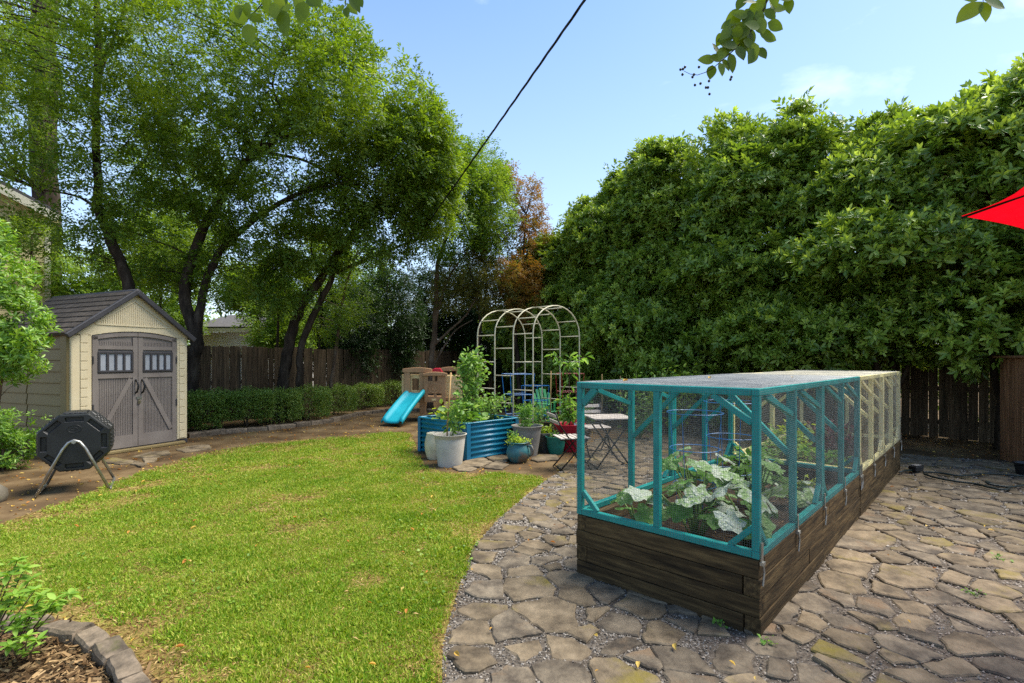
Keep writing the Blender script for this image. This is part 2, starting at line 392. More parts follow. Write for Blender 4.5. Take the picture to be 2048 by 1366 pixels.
# soil shows through towards the lawn's ragged edge; blades thin out there
nz1 = gnoise_grid(-9, 2, 1, 13, .08, 1.1); nz2 = gnoise_grid(-9, 2, 1, 13, .08, 3.4, 9.3)
def blades(n, y0, y1, lmin, lmax, wd, dens_pow=1.0):
    x = rng.uniform(-8, 1.2, n); y = rng.uniform(y0, y1, n)
    k = (x > -1.06 * y - .7) & in_poly(LP, x, y); x, y = x[k], y[k]
    d = dist_poly(LP, x, y); v = nz1(x, y) * .55 + nz2(x, y) * .35
    right = (y < 7.0) & (np.abs(x - np.interp(y, [p.y for p in edge], [p.x for p in edge])) < .25)
    fade = np.clip((d - .02) / np.where(right, .10, np.where(x > -2.4, .32, .75)), 0, 1)
    k = rng.random(len(x)) < np.clip(.80 + 1.1 * v, .15, 1) * np.clip(fade * 1.3 + v * .7, 0.03, 1)
    x, y = x[k], y[k]; n = len(x)
    P = np.stack([x, y, np.full(n, .003)], 1)
    h = rng.uniform(lmin, lmax, n) * np.clip(1 + .7 * nz2(x, y), .5, 1.5)
    D = unit(np.stack([rng.normal(0, .62, n), rng.normal(0, .62, n), np.full(n, .75)], 1))
    return P, D, h, wd
gP, gD, gH, gW = [], [], [], []
for (n, y0, y1, a, b, wd) in ((1050000, 1.7, 4.2, .012, .040, .0036), (560000, 4.2, 7, .014, .042, .0056), (360000, 7, 12, .016, .046, .0098)):
    P, D, h, wd = blades(n, y0, y1, a, b, wd)
    gP.append(P); gD.append(D); gH.append(h); gW.append(np.full(len(h), wd))
gP, gD, gH, gW = map(np.concatenate, (gP, gD, gH, gW))
Rm = frames(gD, unit(gauss(len(gP)) + np.array([0, 0, .3])))
S = np.stack([gW / .3, gH, gH], 1)
tv, tf = [(-.12, 0, 0), (.12, 0, 0), (.15, .55, .06), (0, 1, -.16)], [(0, 1, 2), (0, 2, 3)]
o = scatter('grass', tv, tf, gP, Rm, S, M['grass']); tag(o, 'yellow green lawn grass with dry straw patches', 'grass', kind='stuff')
print('grass', len(gP))

# dry thatch and crumbs of soil between the blades, thickest where the turf is worn
n = 260000
x = rng.uniform(-8, 1.2, n); y = 1.7 + 9 * rng.random(n) ** 1.7
k = (x > -1.06 * y - .7) & in_poly(LP, x, y); x, y = x[k], y[k]; d = dist_poly(LP, x, y)
k = rng.random(len(x)) < np.clip(.28 - 1.2 * (nz1(x, y) * .55 + nz2(x, y) * .35) + np.clip(.5 - d, 0, .5) * 1.2, .04, .8); x, y = x[k], y[k]; n = len(x)
P = np.stack([x, y, rng.uniform(.004, .014, n)], 1); sc = rng.uniform(.012, .045, n); wd_ = rng.uniform(.003, .008, n) * np.clip(y / 4, .9, 2.2)
M['thatch'] = leafmat('dry_thatch', [(78, 56, 34), (122, 92, 56), (164, 138, 88), (190, 168, 116)], trans=.1, rough=.85, spec=.1, pos_scale=2)
o = scatter('dry_thatch', tv, tf, P, frames(gauss(n) * [1, 1, .18], np.array([0, 0, 1.]) + gauss(n, .4)), np.stack([wd_ / .3, sc, sc], 1), M['thatch'])
tag(o, 'dry straw and soil crumbs between the lawn grass', 'thatch', kind='stuff'); print('thatch', n)
# clover and low weeds along the ragged far edge
n = 60000
x = rng.uniform(-8, .5, n); y = rng.uniform(3.0, 12, n)
k = (x > -1.05 * y - .6) & in_poly(LP, x, y); x, y = x[k], y[k]
d = dist_poly(LP, x, y); k = ((d < .9) & (rng.random(len(x)) < np.clip(.35 + nz2(x, y), 0, 1))) | (nz2(x, y) > .22) & (rng.random(len(x)) < .35); x, y = x[k], y[k]; n = len(x)
P = np.stack([x, y, rng.uniform(.008, .035, n)], 1)
o = scatter('clover', *leaf2(.8, .05, .02), P, frames(gauss(n) * [1, 1, .25], np.array([0, 0, 1.]) + gauss(n, .25)), rng.uniform(.015, .035, n), M['clover'])
tag(o, 'low clover and weeds along the lawn edge', 'weeds', kind='stuff')

# ------------------------------------------------------------------ patio of flagstones
BOX_N = Vector((1.33, 2.73)); BE2 = Vector((.688, .726)); BE1 = Vector((-.726, .688)); BOX_ROT = math.atan2(.726, .688)
def in_box(x, y, mar=0.0):
    b = (x - BOX_N.x) * BE2.x + (y - BOX_N.y) * BE2.y; a = (x - BOX_N.x) * BE1.x + (y - BOX_N.y) * BE1.y
    return (b > -mar) & (b < 5.69 + mar) & (a > -mar) & (a < 1.21 + mar)
def edge_x(y):
    return np.interp(y, [1.2] + [p.y for p in edge] + [7.6, 9.0, 10.2], [-.36] + [p.x for p in edge] + [1.15, 1.6, 2.1])
patio_poly = [Vector((-.36, 1.2))] + [Vector((p.x - .02, p.y)) for p in edge] + [Vector((.95, 7.4)), Vector((1.2, 8.4)), Vector((1.6, 9.6)), Vector((3.4, 9.8)), Vector((5.0, 8.2)), Vector((8.6, 7.2)), Vector((11, 6)), Vector((11, 1.2))]
gravel = sheet('patio', patio_poly, 0.005, M['gravel'])
PP = np.array([[p.x, p.y] for p in patio_poly])

# seeds of the stones: random, with a varying least distance
seeds = []
for i in range(40):                                                   # a course of stones keeps to the lawn's edge
    y_ = 1.3 + i * .25 + random.uniform(-.05, .05)
    if y_ < 6.9: seeds.append((float(edge_x(y_)) + .11 + random.uniform(0, .03), y_, .22))
for i in range(40): y_ = 1.3 + i * .25; seeds.append((float(edge_x(y_)) - .13, y_, .2))
cand = np.stack([rng.uniform(-1.0, 10.5, 14000), rng.uniform(1.0, 10.6, 14000)], 1)
for c in cand:
    r_ = .13 + .13 * (0.5 + .9 * mnoise.noise(Vector((c[0] * 1.5, c[1] * 1.5, 4.0)))) + random.uniform(0, .07)
    r_ = max(.14, min(.36, r_ * 1.06 * random.choice((.8, 1, 1.25)))) if random.random() < .85 else .13
    if all((c[0] - s[0]) ** 2 + (c[1] - s[1]) ** 2 * .8 > ((r_ + s[2]) / 2 * random.uniform(.56, 1.0)) ** 2 for s in seeds): seeds.append((c[0], c[1], r_))
SD = np.array(seeds)
ok = in_poly(PP, SD[:, 0], SD[:, 1]) & (SD[:, 0] < 1.12 * SD[:, 1] + .9) & ~in_box(SD[:, 0], SD[:, 1], -.10)
ok &= (dist_poly(PP, SD[:, 0], SD[:, 1]) > .05)

def clip(poly, nx, ny, c):
    outp = []; n = len(poly)
    for i in range(n):
        a, b = poly[i], poly[(i + 1) % n]
        da, db = nx * a[0] + ny * a[1] - c, nx * b[0] + ny * b[1] - c
        if da <= 0: outp.append(a)
        if (da < 0 < db) or (db < 0 < da):
            t = da / (da - db); outp.append((a[0] + t * (b[0] - a[0]), a[1] + t * (b[1] - a[1])))
    return outp

def stone_mesh(poly, top, rough_e=.010, seg=.042, thick=.05):
    """one slab: ragged outline, worn rim, slightly uneven face"""
    ring = []; n = len(poly)
    for i in range(n):
        a, b = Vector(poly[i]), Vector(poly[(i + 1) % n]); l = (b - a).length; k = max(1, int(l / seg))
        nn = Vector((b.y - a.y, a.x - b.x)).normalized() if l > 1e-6 else Vector((0, 0))
        for q in range(k):
            p = a.lerp(b, q / k)
            ring.append(p + nn * (mnoise.noise(Vector((p.x * 17, p.y * 17, 1.7))) * rough_e * 2.0 + mnoise.noise(Vector((p.x * 5, p.y * 5, 6.1))) * rough_e * 1.5))
    c = sum(ring, Vector((0, 0))) / len(ring); m = len(ring)
    tx, ty = random.gauss(0, .018), random.gauss(0, .018)
    def z(p, dz): return top + dz + (p.x - c.x) * tx + (p.y - c.y) * ty + mnoise.noise(Vector((p.x * 7, p.y * 7, 8))) * .004
    mb = MB()
    V = [(p.x - c.x, p.y - c.y, top - thick) for p in ring]
    V += [(p.x - c.x, p.y - c.y, z(p, -.007)) for p in ring]
    r2 = [p + (c - p).normalized() * .009 for p in ring]; V += [(p.x - c.x, p.y - c.y, z(p, 0)) for p in r2]
    r3 = [p.lerp(c, .5) for p in ring]; V += [(p.x - c.x, p.y - c.y, z(p, .001)) for p in r3]
    V.append((0, 0, z(c, .0015)))
    Fs = []
    for q in range(3):
        for i in range(m):
            j = (i + 1) % m; Fs.append((q * m + i, q * m + j, (q + 1) * m + j, (q + 1) * m + i))
    for i in range(m): Fs.append((3 * m + i, 3 * m + (i + 1) % m, 4 * m))
    mb.add(V, Fs); return mb, c

cells = []
for i in np.nonzero(ok)[0]:
    s = SD[i]; poly = [(s[0] - .8, s[1] - .8), (s[0] + .8, s[1] - .8), (s[0] + .8, s[1] + .8), (s[0] - .8, s[1] + .8)]
    d2 = (SD[:, 0] - s[0]) ** 2 + (SD[:, 1] - s[1]) ** 2
    for j in np.argsort(d2)[1:22]:
        q = SD[j]; nx, ny = q[0] - s[0], q[1] - s[1]; l = math.hypot(nx, ny); nx /= l; ny /= l
        g = max(.004, random.gauss(.007, .005)) if random.random() < .82 else random.uniform(.015, .04)
        w_ = (s[2] - q[2]) * .25
        poly = clip(poly, nx, ny, nx * (s[0] + q[0]) / 2 + ny * (s[1] + q[1]) / 2 + w_ - g)
        if len(poly) < 3: break
    if len(poly) < 3: continue
    # knock an occasional corner off
    for _ in range(random.choice((0, 0, 1, 1, 2))):
        if len(poly) < 3: break
        a = random.uniform(0, 2 * math.pi); ext = max(math.cos(a) * p[0] + math.sin(a) * p[1] for p in poly)
        poly = clip(poly, math.cos(a), math.sin(a), ext - random.uniform(.015, .06))
    if len(poly) < 3: continue
    P2 = []
    for p in poly:
        if not P2 or math.hypot(p[0] - P2[-1][0], p[1] - P2[-1][1]) > .03: P2.append(p)
    if len(P2) < 3: continue
    ar = abs(sum(P2[k][0] * P2[k - 1][1] - P2[k - 1][0] * P2[k][1] for k in range(len(P2)))) / 2
    if ar < .010: continue
    cx = sum(p[0] for p in P2) / len(P2); cy = sum(p[1] for p in P2) / len(P2)
    vis = cx < 1.02 * cy + .25
    cells.append((ar / cy ** 3 * (1 if vis else .05), P2))
cells.sort(key=lambda t: -t[0])
rest_mb = MB()
for k, (sz, P2) in enumerate(cells):
    mb, c = stone_mesh(P2, random.uniform(.012, .025))
    if k < 292:
        o = mb.build('flagstone', M['stone'] if random.random() < .62 else M['stone_b'], gravel, smooth=False, loc=(c.x, c.y, 0))
    else:
        rest_mb.add([(v[0] + c.x, v[1] + c.y, v[2]) for v in mb.v], mb.f)
if rest_mb.v:
    tag(rest_mb.build('far_flagstones', M['stone'], gravel), kind='stuff')
print('stones', len(cells))

# stone chips in the joints
n = 95000
u = rng.random(n); y = 1.7 + 6.3 * u ** 1.5; x = rng.uniform(-.5, 1, n) * 0 + rng.uniform(-.45, 1.0, n)
x = np.where(rng.random(n) < .5, rng.uniform(-.45, 1.0, n), rng.uniform(.2, 1.12, n) * (y + .3))
k = in_poly(PP, x, y) & ~in_box(x, y, -.02) & (x < 1.08 * y + .5); x, y = x[k], y[k]
hit = np.zeros(len(x), bool)
for sz, P2 in cells[:400]:
    p = np.array(P2); a = (x > p[:, 0].min()) & (x < p[:, 0].max()) & (y > p[:, 1].min()) & (y < p[:, 1].max())
    if a.any():
        idx = np.nonzero(a)[0]; hit[idx] |= in_poly(P2, x[idx], y[idx])
x, y = x[~hit], y[~hit]; n = len(x)
tet = ([(-.5, -.3, 0), (.5, -.35, .05), (.05, .6, 0), (0, 0, .38)], [(0, 1, 3), (1, 2, 3), (2, 0, 3)])
P = np.stack([x, y, rng.uniform(.002, .012, n)], 1)
o = scatter('stone_chips', *tet, P, frames(gauss(n) * [1, 1, .3], np.array([0, 0, 1.]) + gauss(n, .35)), rng.uniform(.006, .020, n) * np.clip(y / 3.2, .8, 1.8), M['chip'])
tag(o, 'loose grey slate chips between the flagstones', 'gravel', kind='stuff'); print('chips', n)

def slab(name, pxs, top, m, parent=None, **kw):
    pts = [tuple(G(*p).to_2d()) for p in pxs]
    ar = sum(pts[k - 1][0] * pts[k][1] - pts[k][0] * pts[k - 1][1] for k in range(len(pts)))
    if ar < 0: pts = pts[::-1]
    mb, c = stone_mesh(pts, top, **kw)
    return mb.build(name, m, parent, loc=(c.x, c.y, 0))
apron = sheet('dirt_apron', [G(*p).to_2d() for p in [(820, 868), (822, 905), (850, 936), (935, 952), (1010, 948), (1100, 958), (1150, 940), (1140, 900), (1050, 868)]], .003, M['soil'])
apron.name = 'dirt'
for pxs in ([(917, 931), (936, 921), (968, 918), (985, 928), (960, 937), (925, 936)], [(965, 938), (992, 926), (1018, 932), (1004, 941)], [(972, 918), (1005, 912), (1022, 917), (1012, 927), (988, 926)], [(1062, 921), (1078, 912), (1112, 913), (1119, 922), (1075, 926)], [(905, 938), (922, 933), (955, 940), (940, 945), (915, 944)], [(1112, 934), (1122, 928), (1146, 932), (1150, 944), (1130, 950)]):
    slab('flagstone', pxs, .03, M['stone'], apron)
pad = sheet('dirt_path', [G(*p).to_2d() for p in [(200, 912), (372, 885), (420, 888), (380, 900), (250, 940), (190, 935)]], .003, M['soil'])
for pxs in ([(205, 926), (225, 918), (262, 922), (278, 926), (240, 931)], [(262, 914), (300, 905), (338, 904), (342, 911), (290, 917)], [(285, 918), (320, 914), (312, 924), (290, 929)], [(350, 900), (385, 893), (418, 892), (422, 899), (370, 906)], [(270, 923), (295, 930), (282, 936), (262, 930)]):
    slab('flagstone', pxs, .022, M['stone'], pad)

# fallen leaves, one scatter over soil, lawn and patio
n = 9000
x = rng.uniform(-9, 9, n); y = rng.uniform(2.0, 13.5, n)
inl = in_poly(LP, x, y); inp = in_poly(PP, x, y)
keep = np.where(inl, rng.random(n) < .09, np.where(inp, rng.random(n) < .07, rng.random(n) < .9)) & ~in_box(x, y, .02) & (np.abs(x) < 1.1 * y + .6)
x, y = x[keep], y[keep]; inl = inl[keep]; inp = inp[keep]; n = len(x)
P = np.stack([x, y, np.where(inl, .035, np.where(inp, .042, .012))], 1)
o = scatter('fallen_leaves', *leaf4(.5, .12, .25), P, frames(gauss(n) * [1, 1, .2], np.array([0, 0, 1.]) + gauss(n, .3)), rng.uniform(.018, .05, n), M['litter'])
tag(o, 'scattered fallen leaves in tan and yellow', 'leaf litter', kind='stuff')

# ------------------------------------------------------------------ bottom-left bed: mulch and its stone border
bed_pts = [Vector((-1.35, 1.2)), Vector((-1.33, 1.9)), G(300, 1366).to_2d(), G(228, 1296).to_2d(), G(138, 1248).to_2d(), G(0, 1240).to_2d(), Vector((-4.2, 3.05)), Vector((-5, 2.4)), Vector((-5, 1.2))]
sheet('mulch_bed', bed_pts, .012, M['mulch'])
BP = np.array([[p.x, p.y] for p in bed_pts])
n = 16000
x = rng.uniform(-4.2, -1.2, n); y = rng.uniform(1.8, 3.1, n); k = in_poly(BP, x, y); x, y = x[k], y[k]; n = len(x)
P = np.stack([x, y, rng.uniform(.012, .035, n)], 1)
sc = rng.uniform(.015, .06, n)
o = scatter('mulch', [(-.09, 0, 0), (.09, 0, 0), (.07, 1, .02), (-.05, .95, .05)], [(0, 1, 2), (0, 2, 3)], P, frames(gauss(n) * [1, 1, .22], np.array([0, 0, 1.]) + gauss(n, .5)), np.stack([sc * rng.uniform(.7, 2, n), sc, sc], 1), M['mulch_chip'])
tag(o, 'dry brown bark mulch and dead leaves in the near corner bed', 'mulch', kind='stuff')

def border(name, label, line, width, height, m, blk, jit=.02):
    """a row of dressed stones following a line"""
    pts = [Vector(p) for p in line]; d = [0]
    for a, b in zip(pts, pts[1:]): d.append(d[-1] + (b - a).length)
    root = thing(name, label, 'stone border', (pts[0].x, pts[0].y, 0))
    s = 0
    def at(t):
        t = max(0, min(d[-1], t))
        for i in range(len(pts) - 1):
            if t <= d[i + 1] + 1e-9: return pts[i].lerp(pts[i + 1], (t - d[i]) / max(d[i + 1] - d[i], 1e-6))
        return pts[-1]
    while s < d[-1] - blk * .4:
        l = blk * random.uniform(.75, 1.25); a, b = at(s), at(min(s + l, d[-1])); c = (a + b) / 2
        if (b - a).length < .05: break
        ang = math.atan2(b.y - a.y, b.x - a.x); lx = (b - a).length - .008; h = height * random.uniform(.85, 1.1); wd = width * random.uniform(.85, 1.1)
        mb = MB(); nx = 6
        prof = [(-wd / 2, 0), (-wd / 2 * .98, h * .8), (-wd / 2 * .8, h), (wd / 2 * .8, h), (wd / 2, h * .78), (wd / 2, 0)]
        vs = []
        for i in range(nx + 1):
            xx = -lx / 2 + lx * i / nx
            sh = .93 if i in (0, nx) else 1
            for (py, pz) in prof:
                nn = mnoise.noise_vector(Vector((xx * 9 + s * 3, py * 9, pz * 9))) * jit * .5
                vs.append((xx + nn.x * .3, py * sh + nn.y, pz * sh + nn.z * (pz > 0)))
        k = len(prof); fs = []
        for i in range(nx):
            for j in range(k - 1): fs.append((i * k + j, (i + 1) * k + j, (i + 1) * k + j + 1, i * k + j + 1))
        fs.append(tuple(range(k))); fs.append(tuple(nx * k + j for j in range(k))[::-1])
        mb.add(vs, fs)
        o = mb.build('stone', m, root); o.location = (c.x - pts[0].x, c.y - pts[0].y, random.uniform(-.012, .0)); o.rotation_euler = (random.gauss(0, .03), random.gauss(0, .03), ang + random.gauss(0, .03))
        s += l
    return root

cv = [Vector((-3.6, 3.05)), G(-40, 1262).to_2d(), G(60, 1262).to_2d(), G(140, 1268).to_2d(), G(190, 1292).to_2d(), G(228, 1325).to_2d(), G(262, 1366).to_2d(), Vector((-1.5, 2.1)), Vector((-1.46, 1.7))]
border('stone_edging', 'curved border of large grey stones around the mulch bed near the azaleas', [(p.x, p.y) for p in cv], .125, .078, M['edging'], .27, .03)
hv = [(375, 876), (440, 868), (520, 862), (600, 853), (660, 845), (720, 830), (770, 824), (830, 822), (880, 826)]
border('stone_edging', 'long low stone border running in front of the clipped boxwood hedge', [tuple(G(*p).to_2d()) for p in hv], .16, .10, M['edging'], .34)

# ------------------------------------------------------------------ fences
FA = Vector((-9.2, 9.07)); FC = Vector((-1.03, 21.3)); FU = Vector((.556, .831)); FV = Vector((.628, -.778))
def board_mesh(i):
    h = 1.84 + random.uniform(-.025, .025); wd = .138; t = .019; e = .022
    mb = MB(); pf = [(-wd / 2, 0), (wd / 2, 0), (wd / 2, h - e), (wd / 2 - e, h), (-wd / 2 + e, h), (-wd / 2, h - e)]
    mb.prism(pf, -t / 2, t / 2); return mb.mesh('board')
BM = [board_mesh(i) for i in range(7)]
for me in BM: me.materials.append(M['fence'])
def fence(label, a, u, ln):
    root = thing('fence', label, 'fence', (a.x, a.y, 0), math.atan2(u.y, u.x))
    s = 0.07
    while s < ln:
        o = link('board', random.choice(BM), None, root, (s, random.gauss(0, .004), random.gauss(0, .012)))
        o.rotation_euler = (random.gauss(0, .006), random.gauss(0, .004), random.gauss(0, .02))
        s += .141 + (abs(random.gauss(0, .004)) if random.random() < .75 else random.uniform(.006, .016))
    for z in (.3, .95, 1.6):
        MB().box((ln / 2, .045, z), (ln, .04, .09)).build('rail', M['fence'], root)
    for k in range(int(ln / 2.4) + 1):
        MB().box((.05 + k * 2.4, .11, .9), (.09, .09, 1.8)).build('post', M['fence'], root)
    return root
fence('weathered board fence behind the boxwood hedge and the playset', FA, FU, (FC - FA).length)
fence('dark shaded board fence behind the wall of glossy evergreens', FC, FV, 19.6)

# ------------------------------------------------------------------ trees and shrubs
def pxblob(cx, cy, rx, ry, d, rd=None):
    c = W(cx, cy, d); a, b = rx * d / F, ry * d / F
    return (np.array(c), np.array([a, rd if rd else (a + b) / 2, b]))

def cloud(blobs, n, shell=.55, gap=1.1, thr=-.12, off=0.0, zmin=.1, gz=1.0):
    """points spread through the blobs, thicker towards the outside, with holes where a 3-D noise is low"""
    wts = np.array([(b[1][0] * b[1][1] + b[1][1] * b[1][2] + b[1][0] * b[1][2]) for b in blobs]); wts /= wts.sum()
    P, D = [], []
    while len(P) < n:
        b = blobs[rng.choice(len(blobs), p=wts)]
        u = rng.normal(0, 1, 3); u /= np.linalg.norm(u)
        r = rng.random() ** (1 / 3) if rng.random() > shell else rng.uniform(.72, 1.03)
        p = b[0] + u * b[1] * r
        if p[2] < zmin: continue
        v = mnoise.fractal(Vector((p[0] * gap + off, p[1] * gap, p[2] * gap * gz)), 1.0, 2.0, 3)
        if v < thr and rng.random() < .93: continue
        P.append(p); D.append(u * np.array([1, 1, .7]) + [0, 0, .15])
    return np.array(P), unit(np.array(D))

def leaf_cloud(C, D, per, spread, l0, l1, droop=.15, up=.8):
    n = len(C); tw = unit(D + gauss(n, .55))                     # a twig direction per clump
    k = rng.poisson(per, n).clip(2); idx = np.repeat(np.arange(n), k); m = len(idx)
    t = rng.uniform(-1, 1, m)[:, None]
    P = C[idx] + tw[idx] * t * spread * 1.6 + gauss(m, spread * .42)
    side = gauss(m)
    Dr = unit(tw[idx] * .55 + side * .75 + np.array([0, 0, -droop]))
    Nn = unit(np.array([0, 0, up]) + gauss(m, .5))
    return P, frames(Dr, Nn), rng.uniform(l0, l1, m)

def rosettes(C, A, k0, k1, l0, l1, open_=1.05):
    n = len(C); k = rng.integers(k0, k1, n); idx = np.repeat(np.arange(n), k); m = len(idx)
    A = unit(A); e1 = unit(np.cross(A, gauss(n))); e2 = np.cross(A, e1)
    j = np.concatenate([np.arange(q) for q in k]); ph = j * 2.4 + rng.uniform(0, .5, m)
    th = np.clip(rng.normal(open_, .28, m), .25, 1.7)
    Dr = A[idx] * np.cos(th)[:, None] + (e1[idx] * np.cos(ph)[:, None] + e2[idx] * np.sin(ph)[:, None]) * np.sin(th)[:, None]
    P = C[idx] - A[idx] * (j * .012)[:, None] + Dr * .01
    return P, frames(Dr, A[idx] + gauss(m, .12)), rng.uniform(l0, l1, m) * (.75 + .05 * j.clip(0, 6))

def foliage(root, name, P, Rm, S, tpl, m):
    o = scatter(name, *tpl, P - np.array(root.location), Rm, S, m, root); tag(o, kind='stuff'); return o

def twigs(root, C, trunk_pts, n, r0=.014, r1=.004, name='twigs', m=None):
    """thin branches from the stems out into the crown"""
    T = np.array([list(p) for p in trunk_pts]); mb = MB(); loc = root.location
    for i in rng.choice(len(C), min(n, len(C)), replace=False):
        c = C[i]; dz = T[:, 2] - c[2]; dd = np.linalg.norm(T - c, axis=1) + np.where(dz > -.1, 3.0 * (dz + .2), 0)
        j = int(np.argmin(dd)); a = Vector(T[j]); b = Vector(c)
        l = (b - a).length; mid = a.lerp(b, .5) + Vector((random.gauss(0, .08), random.gauss(0, .08), .10)) * l
        pts = [(a * (1 - t) ** 2 + mid * 2 * t * (1 - t) + b * t * t) + Vector((random.gauss(0, .012), random.gauss(0, .012), random.gauss(0, .012))) * l * (0 < t < 1) - loc for t in (0, .2, .4, .6, .8, 1)]
        s = min(1.6, .5 + l * .3)
        mb.tube(pts, [(r0 + (r1 - r0) * t) * s for t in (0, .2, .4, .6, .8, 1)], 4, False)
    return tag(mb.build(name, m or M['bark'], root, smooth=True), kind='stuff')

def stem(root, pts, r0, r1, name='trunk', m=None, n=9):
    P = [Vector(p) for p in pts]; Q = []
    for i in range(len(P) - 1):                                   # Catmull-Rom through the points
        p0, p1, p2, p3 = P[max(i - 1, 0)], P[i], P[i + 1], P[min(i + 2, len(P) - 1)]
        for t in (0, .25, .5, .75):
            Q.append(.5 * ((2 * p1) + (p2 - p0) * t + (2 * p0 - 5 * p1 + 4 * p2 - p3) * t * t + (3 * p1 - p0 - 3 * p2 + p3) * t ** 3))
    Q.append(P[-1]); k = len(Q)
    Q2 = [q + Vector((random.gauss(0, 1), random.gauss(0, 1), 0)) * r0 * .10 for q in Q]
    rs = [(r0 + (r1 - r0) * i / (k - 1)) * random.uniform(.93, 1.07) * (1.25 if i == 0 else 1) for i in range(k)]
    MB().tube([q - root.location for q in Q2], rs, n).build(name, m or M['bark'], root, smooth=True)
    return Q2

def ptree(name, label, base, stems, blobs, nclump, per, spread, l0, l1, m, tpl=None, cat='tree', group=None, thr=-.12, gap=1.1, shell=.5, ntw=60, barkm=None, off=0.0, droop=.15, dens=1.75, gz=1.0):
    root = thing(name, label, cat, base, 0, group); T = []
    for i, (pts, r0, r1) in enumerate(stems): T += stem(root, pts, r0, r1, 'trunk' if i == 0 else 'limb', barkm)
    C, D = cloud(blobs, int(nclump * dens), shell, gap, thr, off, gz=gz); h = len(C) // 2
    for q in range(2):
        c, dd = C[q * h:(q + 1) * h], D[q * h:(q + 1) * h]
        Rm = frames(unit(dd * .8 + gauss(h, .6) + np.array([0, 0, -droop])), unit(np.array([0, 0, 1.]) + gauss(h, .3)))
        SV, SF = spray(20, spread * 2.3, l0, l1, tpl or leaf2()); SV = SV - np.array([0, spread, 0])
        grow('crown', SV, SF, c, Rm, rng.uniform(.75, 1.25, h), m, root)
    if T and ntw: twigs(root, C, T, ntw, m=barkm)
    return root

HB_ = Vector((8.97, 8.9, 0)); HS_ = Vector((-.628, .778, 0)); HIN_ = Vector((-.778, -.628, 0))
# --- the leaning trees over the lawn, left
def PX(d, *pts): return [W(x, y, dd if dd else d) for x, y, dd in [(p + (None,))[:3] for p in pts]]
b1 = G(268, 860); d1 = 10.9
ptree('canopy_tree', 'tall slender tree rising behind the tan storage shed', W(266, 860, d1) * 1.0 - Vector((0, 0, W(266, 860, d1).z)),
      [([Vector((W(268, 860, d1).x, d1, 0))] + PX(d1, (262, 620), (254, 560), (230, 500), (201, 430), (195, 369), (191, 205), (197, 123), (193, 0), (192, -130)), .13, .05),
       (PX(d1, (196, 160), (212, 110), (235, 60), (252, 0), (262, -70)), .05, .02), (PX(d1, (215, 90), (250, 92), (300, 112), (345, 130)), .03, .01), (PX(d1, (200, 420), (160, 395), (120, 385), (80, 380)), .035, .012)],
      [pxblob(120, 60, 240, 190, 10.2, 2.0), pxblob(30, 230, 180, 130, 9.8, 1.6), pxblob(240, 300, 160, 140, 10.6, 1.6), pxblob(300, 60, 160, 150, 10.6, 1.6), pxblob(-160, 150, 220, 260, 10.5, 2.0), pxblob(100, 465, 150, 55, 10.4, .8), pxblob(190, 420, 90, 60, 10.8, .8)],
      2300, 13, .17, .048, .098, M['canopy'], gz=1.7, tpl=leaf2(.46), thr=-.09, dens=1.5, ntw=90, off=3.0)
d2 = 11.4; bz = W(385, 800, d2)
ptree('canopy_tree', 'forked tree arching over the lawn just right of the shed', (bz.x, d2, 0),
      [([Vector((W(383, 860, d2).x, d2, 0))] + PX(d2, (388, 740), (395, 680), (372, 611), (377, 534), (410, 454), (446, 384), (486, 329), (530, 296), (582, 242), (592, 190)), .15, .045),
       (PX(d2, (395, 690), (396, 648), (410, 571), (439, 505), (486, 457), (560, 406), (669, 355), (735, 311), (800, 290)), .11, .02),
       (PX(d2, (440, 395), (480, 340), (520, 290), (553, 238), (560, 200)), .07, .03), (PX(d2, (405, 470), (380, 400), (352, 335)), .05, .02),
       (PX(d2, (525, 305), (600, 318), (650, 340), (720, 352)), .04, .012), (PX(d2, (560, 275), (640, 262), (720, 290), (790, 300)), .03, .01), (PX(d2, (570, 100, 10.8), (545, 170, 11), (575, 240)), .015, .03)],
      [pxblob(440, 150, 200, 170, 10.8, 1.9), pxblob(610, 150, 170, 120, 10.8, 1.9), pxblob(720, 215, 140, 120, 10.6, 1.7), pxblob(560, 300, 240, 95, 11, 1.6), pxblob(780, 290, 95, 90, 10.8, 1.2), pxblob(400, 330, 130, 130, 11.2, 1.4), pxblob(330, 470, 130, 100, 11.8, 1.2), pxblob(500, 420, 130, 60, 11.2, 1.0), pxblob(480, 540, 110, 75, 11.8, .9), pxblob(310, 540, 110, 60, 11.8, .8), pxblob(540, 470, 110, 60, 11.6, .8), pxblob(660, 90, 90, 60, 11, 1.0)],
      3700, 13, .16, .046, .094, M['canopy'], gz=1.7, tpl=leaf2(.46), thr=-.09, dens=1.5, ntw=150, off=11.0)
d3 = 12.7; bz = W(570, 800, d3)
